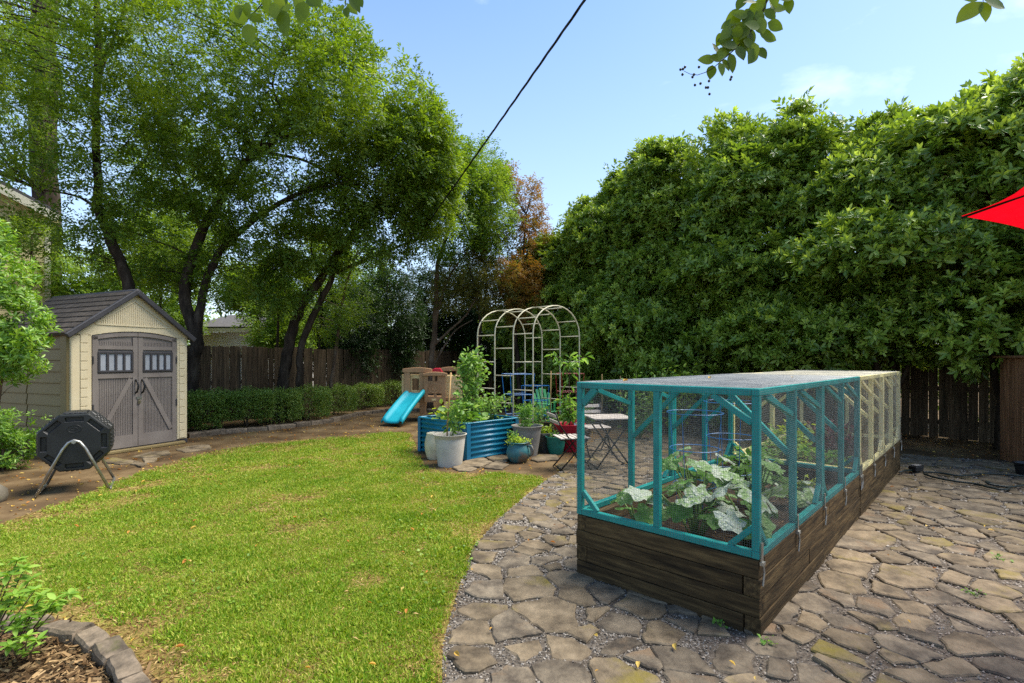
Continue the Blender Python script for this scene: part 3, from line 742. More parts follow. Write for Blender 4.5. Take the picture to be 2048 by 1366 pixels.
ptree('canopy_tree', 'leaning dark trunk tree against the board fence', (bz.x, d3, 0),
      [([Vector((W(560, 850, d3).x, d3, 0))] + PX(d3, (568, 760), (578, 692), (596, 629), (633, 567), (677, 505), (706, 468), (735, 432), (770, 390), (800, 350)), .15, .05),
       ([Vector((W(598, 850, d3).x, d3 + .1, 0))] + PX(d3, (601, 740), (603, 695), (633, 615), (658, 571), (668, 534), (672, 512)), .10, .06),
       (PX(d3, (672, 545), (740, 515), (812, 487), (850, 470)), .05, .02), (PX(d3, (650, 560), (622, 500), (640, 440)), .03, .012)],
      [pxblob(770, 370, 110, 100, 11.6, 1.6), pxblob(840, 310, 80, 110, 11.4, 1.5), pxblob(850, 400, 80, 80, 12, 1.2), pxblob(680, 420, 110, 70, 12, 1.2), pxblob(570, 570, 60, 60, 12.2, .8), pxblob(850, 230, 40, 60, 11.4, 1.0), pxblob(760, 470, 100, 60, 12, 1.0), pxblob(620, 500, 90, 60, 12.4, .8), pxblob(870, 320, 50, 110, 11.4, 1.0)],
      2500, 13, .17, .048, .098, M['canopy'], gz=1.7, tpl=leaf2(.46), thr=-.09, dens=1.5, ntw=70, off=21.0)
d4 = 13.8
ptree('sapling', 'slim pale sapling standing in front of the board fence', (W(662, 800, d4).x, d4, 0),
      [([Vector((W(655, 850, d4).x, d4, 0))] + PX(d4, (662, 772), (672, 700), (680, 629), (690, 580), (699, 549), (716, 500)), .06, .02)],
      [pxblob(690, 600, 50, 60, 13.8, .7), pxblob(640, 640, 60, 45, 13.6, .6)], 170, 11, .16, .045, .08, M['canopy'], ntw=20, barkm=M['bark_pale'])
d5 = 15.0
ptree('slender_tree', 'pale slender multi stem tree behind the playset', (W(862, 790, d5).x, d5, 0),
      [([Vector((W(860, 815, d5).x, d5, 0))] + PX(d5, (862, 732), (868, 680), (871, 629), (874, 570), (876, 527), (886, 495), (905, 440)), .10, .04),
       (PX(d5, (868, 690), (900, 660), (933, 629), (960, 580)), .045, .02), (PX(d5, (872, 640), (895, 560), (930, 510)), .04, .015), (PX(d5, (864, 740), (890, 690), (912, 660), (945, 640)), .03, .012)],
      [pxblob(910, 420, 75, 110, 14.6, 1.5), pxblob(960, 360, 60, 80, 15, 1.2), pxblob(880, 340, 60, 70, 14.6, 1.2), pxblob(985, 420, 50, 100, 15, 1.2)],
      1300, 12, .18, .055, .10, M['canopy_light'], thr=-.2, ntw=50, barkm=M['bark_pale'], off=31)
ptree('japanese_maple', 'rust coloured feathery maple left of the glossy evergreens', (W(1040, 780, 15.6).x, 15.6, 0),
      [([Vector((W(1040, 812, 15.6).x, 15.6, 0))] + PX(15.6, (1035, 720), (1030, 640), (1045, 520), (1052, 430)), .09, .02), (PX(15.6, (1032, 650), (1000, 580), (985, 540)), .05, .015)],
      [pxblob(1052, 410, 34, 60, 15.8, .8), pxblob(1065, 470, 34, 50, 15.8, .8), pxblob(1030, 545, 55, 32, 15.2, .9), pxblob(1045, 600, 55, 50, 15.4, .9), pxblob(1010, 350, 18, 26, 15.6, .5)],
      620, 14, .15, .05, .085, M['rust'], thr=-.22, ntw=40, off=41)
ptree('ornamental_tree', 'olive green drooping tree between the slender tree and the maple', (W(960, 770, 15.2).x, 15.2, 0),
      [([Vector((W(950, 812, 15.2).x, 15.2, 0))] + PX(15.2, (950, 740), (960, 660), (955, 600), (940, 540)), .07, .02)],
      [pxblob(940, 545, 70, 36, 15, .9), pxblob(990, 590, 50, 40, 15, .8), pxblob(900, 590, 45, 34, 15, .7), pxblob(985, 490, 50, 40, 15.3, .8)], 560, 14, .15, .045, .08, M['olive'], thr=-.2, ntw=30, off=47)
# dark evergreens in front of and over the fence
for k, (cx, cy, rx, ry, d, nn, lab) in enumerate([(700, 650, 70, 85, 16.2, 480, 'dark evergreen over the fence left of the playset'), (775, 640, 75, 105, 17.4, 620, 'dense dark evergreen directly behind the playset tower'),
        (840, 610, 60, 80, 19.6, 420, 'dark evergreen behind the pale slender tree'), (900, 610, 75, 115, 20.6, 720, 'dark evergreen seen behind the left side of the garden arch'), (975, 600, 75, 110, 19.6, 720, 'dark evergreen in the back corner behind the garden arch'), (1045, 700, 60, 80, 18.2, 420, 'low dark evergreen under the rust maple')]):
    ptree('evergreen_tree', lab, (W(cx, 700, d).x, d, 0), [([Vector((W(cx, 700, d).x, d, 0)), W(cx + 4, 700, d), W(cx - 3, cy, d), W(cx, cy - ry * .7, d)], .08, .02)],
          [pxblob(cx, cy, rx, ry, d, .9), pxblob(cx - 10, min(cy + 70, 740), rx * .9, 50, d, .8)], nn, 12, .17, .05, .095, M['dark_leaf'], group='dark evergreens along the back fence', dens=3.4, thr=-.4, ntw=20, off=50 + k * 7)
for k, (cx, cy, rx, ry, d, nn, lab) in enumerate([(555, 560, 70, 60, 14.6, 420, 'shady leafy tree just over the fence between the forked and leaning trunks'), (320, 500, 90, 80, 14.6, 520, 'shady leafy tree filling the gap left of the forked trunk'), (60, 470, 80, 26, 12.5, 110, 'drooping leafy tree before the yellow house wall'), (640, 520, 70, 60, 15.5, 360, 'shady leafy tree behind the leaning trunks')]):
    ptree('understory_tree', lab, (W(cx, 720, d).x, d, 0), [([Vector((W(cx, 700, d).x, d, 0)), W(cx, 690, d), W(cx + 3, cy, d)], .06, .02)],
          [pxblob(cx, cy, rx, ry, d, 1.0)], nn, 11, .17, .05, .09, M['canopy'], group='shady trees along the back fence', thr=-.12, ntw=14, off=120 + k * 5)
# big trunk, far left, and the light trees beyond the fences
ptree('oak_tree', 'massive dark trunk rising beside the yellow house', (W(92, 700, 23).x, 23, 0), [([Vector((W(96, 780, 23).x, 23, 0))] + PX(23, (92, 500), (90, 300), (88, 100), (95, -150)), .55, .42), (PX(23, (92, 150), (50, 60), (0, 0)), .2, .08)],
      [pxblob(40, -60, 260, 170, 15, 2.5), pxblob(-120, 120, 160, 160, 15, 2)], 900, 14, .25, .07, .12, M['canopy'], ntw=30, off=71)
for k, (cx, cy, rx, ry, d, nn, lab) in enumerate([(512, 572, 75, 42, 19, 420, 'sunlit leafy tree beyond the fence in front of the far bungalow'), (560, 640, 60, 60, 18, 380, 'bright green bush showing over the fence right of the far bungalow'), (640, 640, 60, 70, 21, 380, 'sunny tree far beyond the leaning trunks'), (190, 560, 90, 60, 17, 420, 'bright tree beyond the shed roof ridge'), (320, 590, 70, 90, 19, 420, 'sunny tree beyond the fence between the shed and the forked trunk'), (345, 380, 110, 150, 21, 600, 'tall pale tree far behind the forked tree'), (720, 560, 70, 80, 23, 420, 'far pale tree glimpsed past the leaning trunks')]):
    ptree('distant_tree', lab, (W(cx, 720, d).x, d, 0), [([Vector((W(cx, 700, d).x, d, 0)), W(cx, 690, d), W(cx + 3, cy, d)], .12, .04)],
          [pxblob(cx, cy, rx, ry, d, 1.6), pxblob(cx + 8, cy + ry * .6, rx * .9, ry * .6, d, 1.4)], nn, 11, .24, .08, .14, M['canopy_light'], group='trees beyond the back fence', dens=2.2, thr=-.15, ntw=14, off=80 + k * 5)
for k, s in enumerate((-.5, 2.6, 5.7, 8.8)):
    c = HB_ + HS_ * s - HIN_ * 2.6; C_ = [(np.array([c.x + dx, c.y - dx, z]), np.array([1.6, 1.6, 1.1])) for dx, z in ((-.6, 1.1), (.5, 1.9), (-.2, 2.6), (0, 3.6))]
    ptree('distant_tree', ['leafy bush beyond the right fence by the wooden screen', 'leafy bush beyond the right fence behind the cage end', 'leafy bush beyond the right fence behind the cage roof', 'leafy bush beyond the right fence near the back corner'][k], (c.x, c.y, 0), [([Vector((c.x, c.y, 0)), Vector((c.x + .1, c.y, 1.5)), Vector((c.x, c.y + .1, 2.8))], .08, .02)], C_, 620, 11, .2, .07, .12, M['canopy_light'], group='bushes beyond the right fence', thr=-.2, ntw=10, off=150 + k * 5)
# a wooded skyline behind everything
C, D = cloud([(np.array([x, 46 + 4 * math.sin(x), 2.6 + 1.2 * math.sin(x * 1.7)]), np.array([4.5, 3, 3.6])) for x in range(-62, 40, 6)], 3200, .7, .4, -.3, 99)
P, Rm, S = leaf_cloud(C, D, 7, .5, .25, .45); tag(scatter('far_woods', *leaf2(.6), P, Rm, S, M['canopy']), 'distant line of trees on the horizon', 'woods', kind='stuff')

# --- the wall of glossy evergreens, right
HB = Vector((8.97, 8.9)); HS = Vector((-.628, .778)); HIN = Vector((-.778, -.628))
ED = [(-1.6, 6.25, 'glossy evergreen at the right edge behind the wooden screen'), (.15, 6.05, 'tallest bushy evergreen above the red umbrella tip'), (1.75, 5.9, 'glossy evergreen above the far end of the cage with a dark trunk'), (3.3, 6.75, 'glossy evergreen behind the yellow half of the cage'),
      (4.9, 6.8, 'glossy evergreen above the middle of the cage roof'), (6.5, 6.9, 'glossy evergreen above the near end of the cage roof'), (8.1, 6.6, 'glossy evergreen right of the garden arch'), (9.7, 6.1, 'glossy evergreen directly behind the garden arch'), (11.3, 5.3, 'lowest glossy evergreen beside the rust maple')]
def evergreen(s, top, label, k):
    c = HB + HS * s + HIN * .95; root = thing('magnolia_tree', label, 'tree', (c.x, c.y, 0), 0, 'glossy evergreens screening the right fence')
    low = 1.5 if s < 2.6 else (1.3 if s < 4.2 else .55)
    bl = []; nst = 6
    for i in range(nst):
        t = i / (nst - 1); z = low + .7 + (top - low - 1.3) * t
        rr = 1.55 * (1 - .42 * t ** 2.2) * rng.uniform(.85, 1.15)
        j = rng.normal(0, .22) * np.array([HIN.x, HIN.y]) + rng.normal(0, .55) * np.array([HS.x, HS.y])
        bl.append((np.array([c.x + j[0] + HIN.x * .25, c.y + j[1] + HIN.y * .25, z]), np.array([rr, rr, .95 - .2 * t])))
    bl.append((np.array([c.x, c.y, top - .45]), np.array([.45, .45, .62])))
    bl.append((np.array([c.x + HS.x * .5, c.y + HS.y * .5, top - 1.0]), np.array([.45, .45, .7])))
    for i in range(9):
        a = rng.uniform(0, 6.28); rr = rng.uniform(.2, 1.0); hz_ = top - .45 - rr * .95 + rng.uniform(-.3, .5)
        bl.append((np.array([c.x + rr * math.cos(a), c.y + rr * math.sin(a), hz_]), np.array([.2, .2, rng.uniform(.35, .65)])))
    T = []
    tw = [(Vector((c.x, c.y, 0)), 0)]
    tp = [Vector((c.x, c.y, 0)), Vector((c.x - .05, c.y - .05, .7)), Vector((c.x + .1, c.y - .02, 1.5)), Vector((c.x, c.y + .05, 3.0)), Vector((c.x, c.y, top - .8))]
    T += stem(root, tp, .11, .03); T += stem(root, [tp[1], Vector((c.x - .28, c.y - .12, 1.4)), Vector((c.x - .5, c.y - .3, 2.6)), Vector((c.x - .55, c.y - .3, 4.2))], .06, .02, 'limb')
    T += stem(root, [tp[1], Vector((c.x + .22, c.y - .2, 1.3)), Vector((c.x + .4, c.y - .3, 2.6)), Vector((c.x + .5, c.y - .3, 4.0))], .05, .02, 'limb')
    # tufts gathered on boughs, so the face breaks up into light clumps over dark hollows
    base = np.array([c.x, c.y, 0]); inw = np.array([HIN.x, HIN.y, 0])
    C, D = cloud(bl, 1700, .92, .62, .02, 5.0, zmin=low, gz=1.9); keep = ((C - base) @ inw > -.5) | (rng.random(len(C)) < .5); C, D = C[keep], D[keep]; h = len(C) // 2
    for q in range(2):
        TC = gauss(6, .13) * np.array([1, 1, .45]); A = unit(np.array([0, 0, 1.]) + gauss(6, .3) + TC * [3, 3, 0])
        P, Rm, S = rosettes(TC, A, 6, 10, .10, .165); SV, SF = bake(leaf4(.40, .06, .10), P, Rm, S)
        cc, dd = C[q * h:(q + 1) * h], D[q * h:(q + 1) * h]; ax = unit(dd * .75 + np.array([0, 0, .75]) + gauss(h, .25)); y = unit(np.cross(ax, gauss(h))); Rr = np.stack([np.cross(y, ax), y, ax], -1)
        grow('crown', SV, SF, cc, Rr, rng.uniform(.8, 1.2, h), M['magnolia'], root)
        sel = rng.random(h) < .72; TC = TC[:4] + A[:4] * .07; P, Rm, S = rosettes(TC, A[:4], 4, 7, .09, .135, .7); SV, SF = bake(leaf4(.38, .06, .05), P, Rm, S)
        grow('young_leaves', SV, SF, cc[sel], Rr[sel], rng.uniform(.8, 1.2, int(sel.sum())), M['magnolia_tip'], root)
    C2, D2 = cloud([(b[0], b[1] * .80) for b in bl], 1300, .5, 1.0, -.7, 2.0, zmin=low); SV, SF = spray(20, .4, .09, .14, leaf2(.45))
    grow('inner_leaves', SV, SF, C2, frames(D2 + gauss(len(C2), .5), np.array([0, 0, 1.]) + gauss(len(C2), .4)), rng.uniform(.8, 1.2, len(C2)), M['magnolia'], root)
    twigs(root, C, T, 40, .02, .006)
for k, (s, top, lab) in enumerate(ED): evergreen(s, top, lab, k)

# --- clipped boxwoods
bxl = ['at the shed corner, leftmost of the clipped row', 'second from the shed in the clipped row with bare stems', 'with a bare brown gap at its foot, third from the shed', 'in the middle of the clipped row', 'before the leaning trunks, fifth from the shed', 'sixth from the shed where the row bends back', 'seventh in the row near the slide', 'at the far end of the row beside the playset']
line = [G(388, 868), G(440, 862), G(500, 856), (G(560, 850)), G(622, 843), G(680, 832), G(735, 820), G(790, 813)]
for k, p in enumerate(line):
    c = Vector((p.x - .22, p.y + .32, 0)); root = thing('boxwood_shrub', 'clipped boxwood ' + bxl[k], 'shrub', c, 0, 'clipped boxwoods along the back fence')
    hh = .80 + random.uniform(-.04, .05); wd = .52
    n = 2300; q = rng.uniform(-1, 1, (n, 3)); ax = rng.integers(0, 3, n); q[np.arange(n), ax] = np.sign(q[np.arange(n), ax]) * rng.uniform(.78, 1.02, n)
    bare = .25 if k in (1, 2) else .12
    C = np.stack([q[:, 0] * wd * 1.05, q[:, 1] * wd * .8, bare + (hh - bare) * (q[:, 2] * .5 + .5)], 1)
    C = C * (1 - .10 * (np.abs(q).sum(1, keepdims=True) - 1).clip(0)) ; C = C[(C[:, 2] > bare + .22 * rng.random(len(C))) | (rng.random(len(C)) < .3)]
    u = np.array([.778, .628]); C[:, :2] = np.stack([C[:, 0] * u[0] - C[:, 1] * u[1], C[:, 0] * u[1] + C[:, 1] * u[0]], 1)
    ln = np.array([mnoise.noise(Vector(tuple(v * 3.2 + 7 * k))) for v in C]); C = C * (1 + .10 * ln[:, None]); C += np.array([c.x, c.y, 0])
    Dd = unit(C - np.array([c.x, c.y, .35]))
    P, Rm, S = leaf_cloud(C, Dd, 6, .04, .022, .04, 0, .5); foliage(root, 'crown', P, Rm, S, leaf2(.55), M['boxwood'])
    T = []
    for j in range(4):
        a = random.uniform(0, 6.28); T += stem(root, [c + Vector((.05 * math.cos(a), .05 * math.sin(a), 0)), c + Vector((.12 * math.cos(a), .1 * math.sin(a), .2)), c + Vector((.3 * math.cos(a), .2 * math.sin(a), .45))], .016, .008, 'stem', M['bark_pale'], 5)

# --- shrubs at the left edge
def tuft_shrub(name, label, base, blobs, ntuft, l0, l1, m, k0=6, k1=11, stems=5, thr=-.1, gap=2.2, off=0.0, wd=.36):
    root = thing(name, label, 'shrub', base); base = Vector(base)
    C, D = cloud(blobs, ntuft, .6, gap, thr, off, zmin=.05); A = unit(D * .7 + np.array([0, 0, .6]) + gauss(len(C), .3))
    P, Rm, S = rosettes(C, A, k0, k1, l0, l1, 1.0); foliage(root, 'leaves', P, Rm, S, leaf4(wd, .06, .12), m)
    T = []
    for j in range(stems):
        b = blobs[j % len(blobs)]; e = Vector(b[0]) + Vector((random.uniform(-.2, .2), random.uniform(-.2, .2), 0))
        T += stem(root, [base + Vector((random.gauss(0, .06), random.gauss(0, .06), 0)), base.lerp(e, .5) + Vector((random.gauss(0, .06), 0, .1)), e], .022, .008, 'stem', M['bark_pale'], 6)
    twigs(root, C, T, 60, .006, .002); return root
d = 6.2
tuft_shrub('glossy_shrub', 'tall glossy bright green shrub overlapping the left side of the shed', (W(-30, 900, d).x, d, 0), [pxblob(-20, 560, 85, 70, d, .5), pxblob(10, 650, 80, 75, d, .5), pxblob(0, 720, 75, 50, d, .45), pxblob(-60, 480, 80, 60, d, .5), pxblob(-90, 650, 90, 120, d, .5), pxblob(40, 690, 45, 40, d - .2, .3)], 1150, .06, .10, M['shrub'], off=4)
d = 6.9
tuft_shrub('low_shrub', 'low yellow green shrub between the shed wall and the compost tumbler', (W(0, 940, d).x, d, 0), [pxblob(10, 850, 75, 38, d, .4), pxblob(-40, 870, 80, 45, d, .4), pxblob(20, 900, 55, 35, d, .35), pxblob(-90, 880, 80, 60, d, .5)], 620, .05, .085, M['shrub'], off=8, wd=.4)

# --- azaleas in the near corner: every leaf its own object
def leaf_obj_mesh(name, wd, cup=.06, droop=.18, seg=4, wave=.0):
    mb = MB(); prof = [math.sin(math.pi * (t ** .8)) ** .8 if 0 < t < 1 else 0 for t in [i / seg for i in range(seg + 1)]]
    for i in range(seg + 1):
        t = i / seg; z = -droop * t * t + wave * math.sin(t * 9)
        if i in (0, seg): mb.v.append((0, t, z))
        else: mb.v += [(-wd / 2 * prof[i], t, z + cup), (0, t, z), (wd / 2 * prof[i], t, z + cup * .8)]
    f = [(0, 2, 1), (0, 3, 2)]
    for i in range(seg - 2):
        a = 1 + i * 3; f += [(a, a + 1, a + 4, a + 3), (a + 1, a + 2, a + 5, a + 4)]
    a = 1 + (seg - 2) * 3; e = len(mb.v) - 1; f += [(a, a + 1, e), (a + 1, a + 2, e)]
    mb.f = f; return mb.mesh(name, True)
M['azalea'] = leafmat('azalea_leaf', [(104, 144, 50), (134, 172, 66), (164, 194, 92)], trans=.45, rough=.5, obj=True, pos_w=.2, tgain=1.3)
M['overhead'] = leafmat('overhead_leaf', [(72, 96, 30), (92, 118, 38), (116, 140, 52)], trans=.5, rough=.5, obj=True, pos_w=.2, tgain=1.25)
AZ = [leaf_obj_mesh('leaf', w_, .05, dr) for w_, dr in ((.44, .15), (.40, .25), (.48, .08))]
for me in AZ: me.materials.append(M['azalea'])
OV = [leaf_obj_mesh('leaf', w_, .04, dr, 6) for w_, dr in ((.60, .08), (.66, .04), (.56, .14))]
for me in OV: me.materials.append(M['overhead'])
def put_leaf(me, root, p, d, nrm, s, name='leaf'):
    d = Vector(d).normalized(); n = Vector(nrm); x = d.cross(n)
    if x.length < 1e-4: x = d.orthogonal()
    x.normalize(); z = x.cross(d); m4 = Matrix((x, d, z)).transposed().to_4x4() @ Matrix.Scale(s, 4); m4.translation = Vector(p) - root.location
    return link(name, me, None, root, mat4=m4)
def azalea(label, base, heads):
    root = thing('azalea', label, 'shrub', base); base = Vector(base)
    for (px, py, d) in heads:
        h = W(px, py, d); mid = base.lerp(h, .5) + Vector((0, 0, -.04))
        MB().tube([base - root.location, mid - root.location, h - root.location], [.0045, .0035, .002], 6).build('stem', M['bark_pale'], root, True)
        for q in range(7):                                               # lower leaves up the stem
            t = random.uniform(.55, .95); a = random.uniform(0, 6.28); p = mid.lerp(h, max(0, t * 2 - 1)) if t > .5 else base.lerp(mid, t * 2)
            put_leaf(random.choice(AZ), root, p, (math.cos(a), math.sin(a), random.uniform(-.1, .5)), (random.gauss(0, .2), random.gauss(0, .2), 1), random.uniform(.035, .06))
        k = random.randint(9, 11); a0 = random.uniform(0, 6)
        for j in range(k):
            a = a0 + j * 2.4; t = .75 + .5 * (j < 8)
            put_leaf(random.choice(AZ), root, h, (math.cos(a) * t, math.sin(a) * t, .75 - .12 * j + random.gauss(0, .1)), (random.gauss(0, .2), random.gauss(0, .2), 1), random.uniform(.042, .068))
azalea('lime green azalea with several leafy heads in the near corner bed', (G(-60, 1330).x, G(-60, 1330).y, .01), [(35, 1120, 2.55), (15, 1150, 2.5), (-20, 1130, 2.55), (60, 1160, 2.6), (30, 1190, 2.5), (-30, 1185, 2.5), (5, 1220, 2.45), (50, 1135, 2.6), (70, 1180, 2.5), (-5, 1165, 2.5), (20, 1205, 2.55)])
azalea('sprawling lime azalea overhanging the curved stone border', (G(20, 1290).x, G(20, 1290).y, .01), [(82, 1190, 2.6), (140, 1188, 2.65), (100, 1215, 2.6), (60, 1230, 2.5), (30, 1255, 2.45), (110, 1200, 2.55), (120, 1210, 2.6), (75, 1215, 2.6), (45, 1240, 2.5)])
azalea('small azalea seedling low in the mulch', (G(45, 1310).x, G(45, 1310).y, .01), [(55, 1272, 2.42), (20, 1290, 2.4), (75, 1280, 2.42)])

# --- leafy twigs of a tree overhead
def overhead(label, stemp, leaves, d):
    root = thing('hanging_branch', label, 'branch', W(stemp[0][0], stemp[0][1], d))
    stemp = [(stemp[0][0] + 60, stemp[0][1] - 420, .1)] + stemp
    pts = [W(x, y, d + dd) - root.location for x, y, dd in stemp]
    MB().tube(pts, [.006 - .0045 * i / (len(pts) - 1) for i in range(len(pts))], 6).build('stem', M['bark'], root, True)
    for (x, y, ang, l) in leaves:
        p = W(x, y, d + random.uniform(-.06, .06)); s = l * d / F; a = R(ang)
        dr = Vector((math.cos(a), random.gauss(0, .15), -math.sin(a)))
        put_leaf(random.choice(OV), root, p, dr, (random.gauss(0, .2), -1, random.gauss(.2, .22)), s * 1.08)
    return root
d = 2.3
lv = []
stem1 = [(1560, -160, .0), (1550, -70, 0), (1530, 15, 0), (1500, 65, 0), (1470, 98, 0), (1445, 120, 0), (1425, 137, 0)]
for i, (x, y) in enumerate([(1545, -20), (1538, 0), (1530, 18), (1520, 34), (1510, 48), (1500, 62), (1488, 76), (1475, 92), (1460, 106), (1445, 118)]):
    for sgn in (-1, 1):
        lv.append((x, y, 125 + sgn * random.uniform(38, 75) + random.uniform(-10, 10), random.uniform(24, 36)))
lv += [(1496, 70, 110, 30), (1510, 85, 100, 36), (1516, 95, 62, 28), (1512, 98, 118, 34), (1430, 120, 185, 32), (1438, 108, 235, 24), (1425, 130, 100, 28), (1440, 125, 80, 26), (1575, -5, 80, 30), (1540, 15, 10, 30), (1535, 45, 20, 32), (1525, 70, 15, 30), (1520, 60, 40, 32), (1470, 40, 150, 30), (1462, 55, 130, 32), (1480, 20, 140, 34), (1466, 75, 170, 30), (1478, 50, 95, 28), (1500, 20, 110, 34), (1510, 10, 95, 30), (1560, 0, -20, 34), (1490, -8, 120, 30), (1456, 90, 120, 26)]
for i in range(26):
    t = random.random() ** .8; x = 1545 - 85 * t + random.gauss(0, 22); y = -12 + 95 * t + random.gauss(0, 10); lv.append((x, y, random.uniform(60, 200), random.uniform(24, 34)))
hb = overhead('leafy twig with dark berries hanging into the sky above the cage', stem1, lv, d)
mb = MB(); mb.tube([W(x, y, d) - hb.location for x, y in ((1425, 137), (1410, 145), (1395, 150), (1380, 148), (1368, 142))], [.002, .0016, .0014, .0012, .001], 5); mb.build('berry_stalk', M['bark'], hb)
bm_ = MB().lathe([(.0001, -1), (.6, -.8), (1, 0), (.6, .8), (.0001, 1)], 10).mesh('berry', True); bm_.materials.append(mat('berry', [(30, 34, 30), (52, 54, 46)], .5, 20, bump=0))
for (x, y) in ((1361, 139), (1366, 138), (1370, 134), (1365, 149), (1388, 149), (1385, 154), (1398, 134), (1418, 162), (1401, 167), (1390, 170), (1412, 175), (1416, 175), (1419, 188), (1461, 159), (1463, 154)):
    o = link('berry', bm_, None, hb, W(x, y, d) - hb.location); o.scale = (.0062,) * 3
lv = [(620, -20, 60, 40)]
for (x, y, a, l) in [(478, 8, 95, 28), (492, 4, 80, 30), (500, 30, 170, 40), (497, 32, 20, 32), (494, 48, 75, 42), (535, -12, 100, 34), (548, 6, 85, 32), (560, -10, 100, 36), (564, 20, 80, 50), (575, -5, 120, 34), (590, -8, 60, 32), (608, 2, 100, 42), (612, 0, 30, 34), (585, 10, 150, 36), (550, -20, 70, 34)]: lv.append((x, y, a, l))
overhead('leafy twig hanging from the top edge before the forked tree', [(600, -120, .0), (580, -50, 0), (540, -10, 0), (495, 40, 0)], lv, 2.1)
overhead('small leaf sprig at the top between the trees and the cable', [(690, -80, 0), (692, -20, 0), (691, 12, 0)], [(690, 12, 165, 20), (692, 14, 80, 24), (694, 8, 45, 28), (700, -6, 55, 32), (712, -8, 60, 26), (690, 0, 210, 26)], 2.1)
overhead('pair of leaves dangling from the top right corner of the sky', [(1975, -90, 0), (1970, -30, 0), (1966, 3, 0)], [(1964, 3, 140, 52), (1966, 3, 85, 40), (1968, 0, 10, 50), (1960, -4, 190, 40)], 2.1)

# ------------------------------------------------------------------ houses beyond
M['siding'] = mat('house_siding', [(182, 168, 118), (198, 184, 134)], .75, 3, bump=.1, spec=.2)
M['trimw'] = mat('house_trim', [(206, 196, 166), (222, 214, 188)], .7, 4, bump=.1)
M['roofg'] = mat('house_roof', [(66, 64, 64), (96, 92, 90)], .9, 12, bump=.5)
M['white_sid'] = mat('white_siding', [(206, 202, 190), (222, 218, 208)], .7, 4, bump=.1)
M['glass'] = mat('window_glass', [(40, 46, 50), (60, 66, 70)], .08, 2, bump=0, spec=.6)
d = 16.0; ex = W(112, 430, d); root = thing('yellow_house', 'two storey pale yellow house with a sloping white rake board', 'house', (ex.x, d, 0), R(42))
x1 = -.25; zt = ex.z; sl = .52; wdth = 9.0
k = 0; z = .2
while z < 9:
    xl = -wdth; xr = x1
    if z + .14 > zt - .15: xr = x1 - (z - zt + .10) / sl
    if xr < xl + .3: break
    MB().box(((xl + xr) / 2, .0, z + .07), (xr - xl, .03, .139), Matrix.Rotation(R(-5), 3, 'X')).build('siding_board', M['siding'], root); z += .14
MB().box((-wdth / 2, .12, 4.4), (wdth - .5, .1, 8.8 if False else 3.0)).build('wall', M['siding'], root)
MB().box((x1 + .06, .03, zt / 2 - .1), (.14, .12, zt - .25)).build('corner_board', M['trimw'], root)
MB().beam((x1 + .3, -.40, zt - .19), (x1 - 8.2, -.40, zt - .19 + 8.5 * sl), .05, .24, (0, 0, 1)).build('rake_board', M['trimw'], root)
MB().prism([(x1 + .3, zt - .05), (x1 - 8.2, zt - .05 + 8.5 * sl), (x1 - 8.2, zt + .05 + 8.5 * sl), (x1 + .3, zt + .05)], -.42, 6.3).build('roof', M['roofg'], root)
MB().beam((x1 + .25, -.2, zt - .12), (x1 - 8.2, -.2, zt - .12 + 8.45 * sl), .36, .03, (0, 0, 1)).build('soffit', M['siding'], root)
MB().box((x1 - .0, 3.2, zt / 2 - .2), (.12, 6.2, zt - .6)).build('side_wall', M['siding'], root)
d = 21.0; p = W(462, 660, d); root = thing('bungalow', 'low white sided bungalow with a grey roof over the fence', 'house', (p.x, d, 0))
hw = 1.35
for i in range(18): MB().box((.1, 0, .2 + i * .14), (2 * hw, .03, .138), Matrix.Rotation(R(-5), 3, 'X')).build('siding_board', M['white_sid'], root)
MB().box((.1, 2.6, 1.35), (2 * hw, 5.0, 2.6)).build('wall', M['white_sid'], root)
MB().box((.1, -.3, 2.72), (2 * hw + .5, .05, .16)).build('fascia', M['trimw'], root)
MB().beam((.1, -.32, 2.82), (.1, 2.6, 3.55), 2 * hw + .6, .08).build('roof', M['roofg'], root); MB().beam((.1, 5.5, 2.82), (.1, 2.6, 3.55), 2 * hw + .6, .08).build('roof', M['roofg'], root)
d = 27.0; p = W(555, 640, d); root = thing('cottage', 'grey roofed cottage glimpsed beyond the bungalow', 'house', (p.x, d, 0))
MB().box((0, 2, 1.4), (3.4, 4, 2.8)).build('wall', M['white_sid'], root); MB().beam((0, -.3, 2.8), (0, 2, 4.6), 3.8, .1).build('roof', M['roofg'], root); MB().beam((0, 4.3, 2.8), (0, 2, 4.6), 3.8, .1).build('roof', M['roofg'], root)
MB().box((-.4, -.02, 1.5), (.9, .05, 1.1)).build('window', M['glass'], root)

# ------------------------------------------------------------------ object palettes
M['teal'] = mat('teal_paint', [(6, 122, 118), (12, 138, 132), (26, 150, 142)], .5, 5, stretch=(1, 1, 1), bump=.15, bscale=60, spec=.35, stain=(14, 74, 72), sthr=.59, sscale=11)
M['cream'] = mat('pale_yellow_paint', [(206, 196, 128), (222, 212, 152), (230, 222, 170)], .6, 5, bump=.15, spec=.3, stain=(134, 120, 78), sthr=.66, sscale=8)
M['wire'] = mat('galvanised_wire', [(104, 108, 108), (144, 148, 148)], .45, 9, bump=0, metal=.7, spec=.5)
M['wire_y'] = mat('coated_wire', [(140, 138, 122), (168, 164, 146)], .5, 9, bump=0, metal=.3, spec=.5)
M['steel'] = mat('zinc_steel', [(138, 138, 134), (178, 178, 172)], .38, 14, bump=.05, metal=.85, spec=.5, stain=(120, 104, 84), sthr=.66, sscale=10)
M['bedsoil'] = mat('bed_soil', [(34, 27, 20), (56, 45, 34), (80, 66, 50)], .95, 14, bump=.9, bscale=40, spec=.1, coord='World')
M['bluewire'] = mat('blue_coated_wire', [(22, 96, 160), (40, 122, 184)], .4, 8, bump=0)
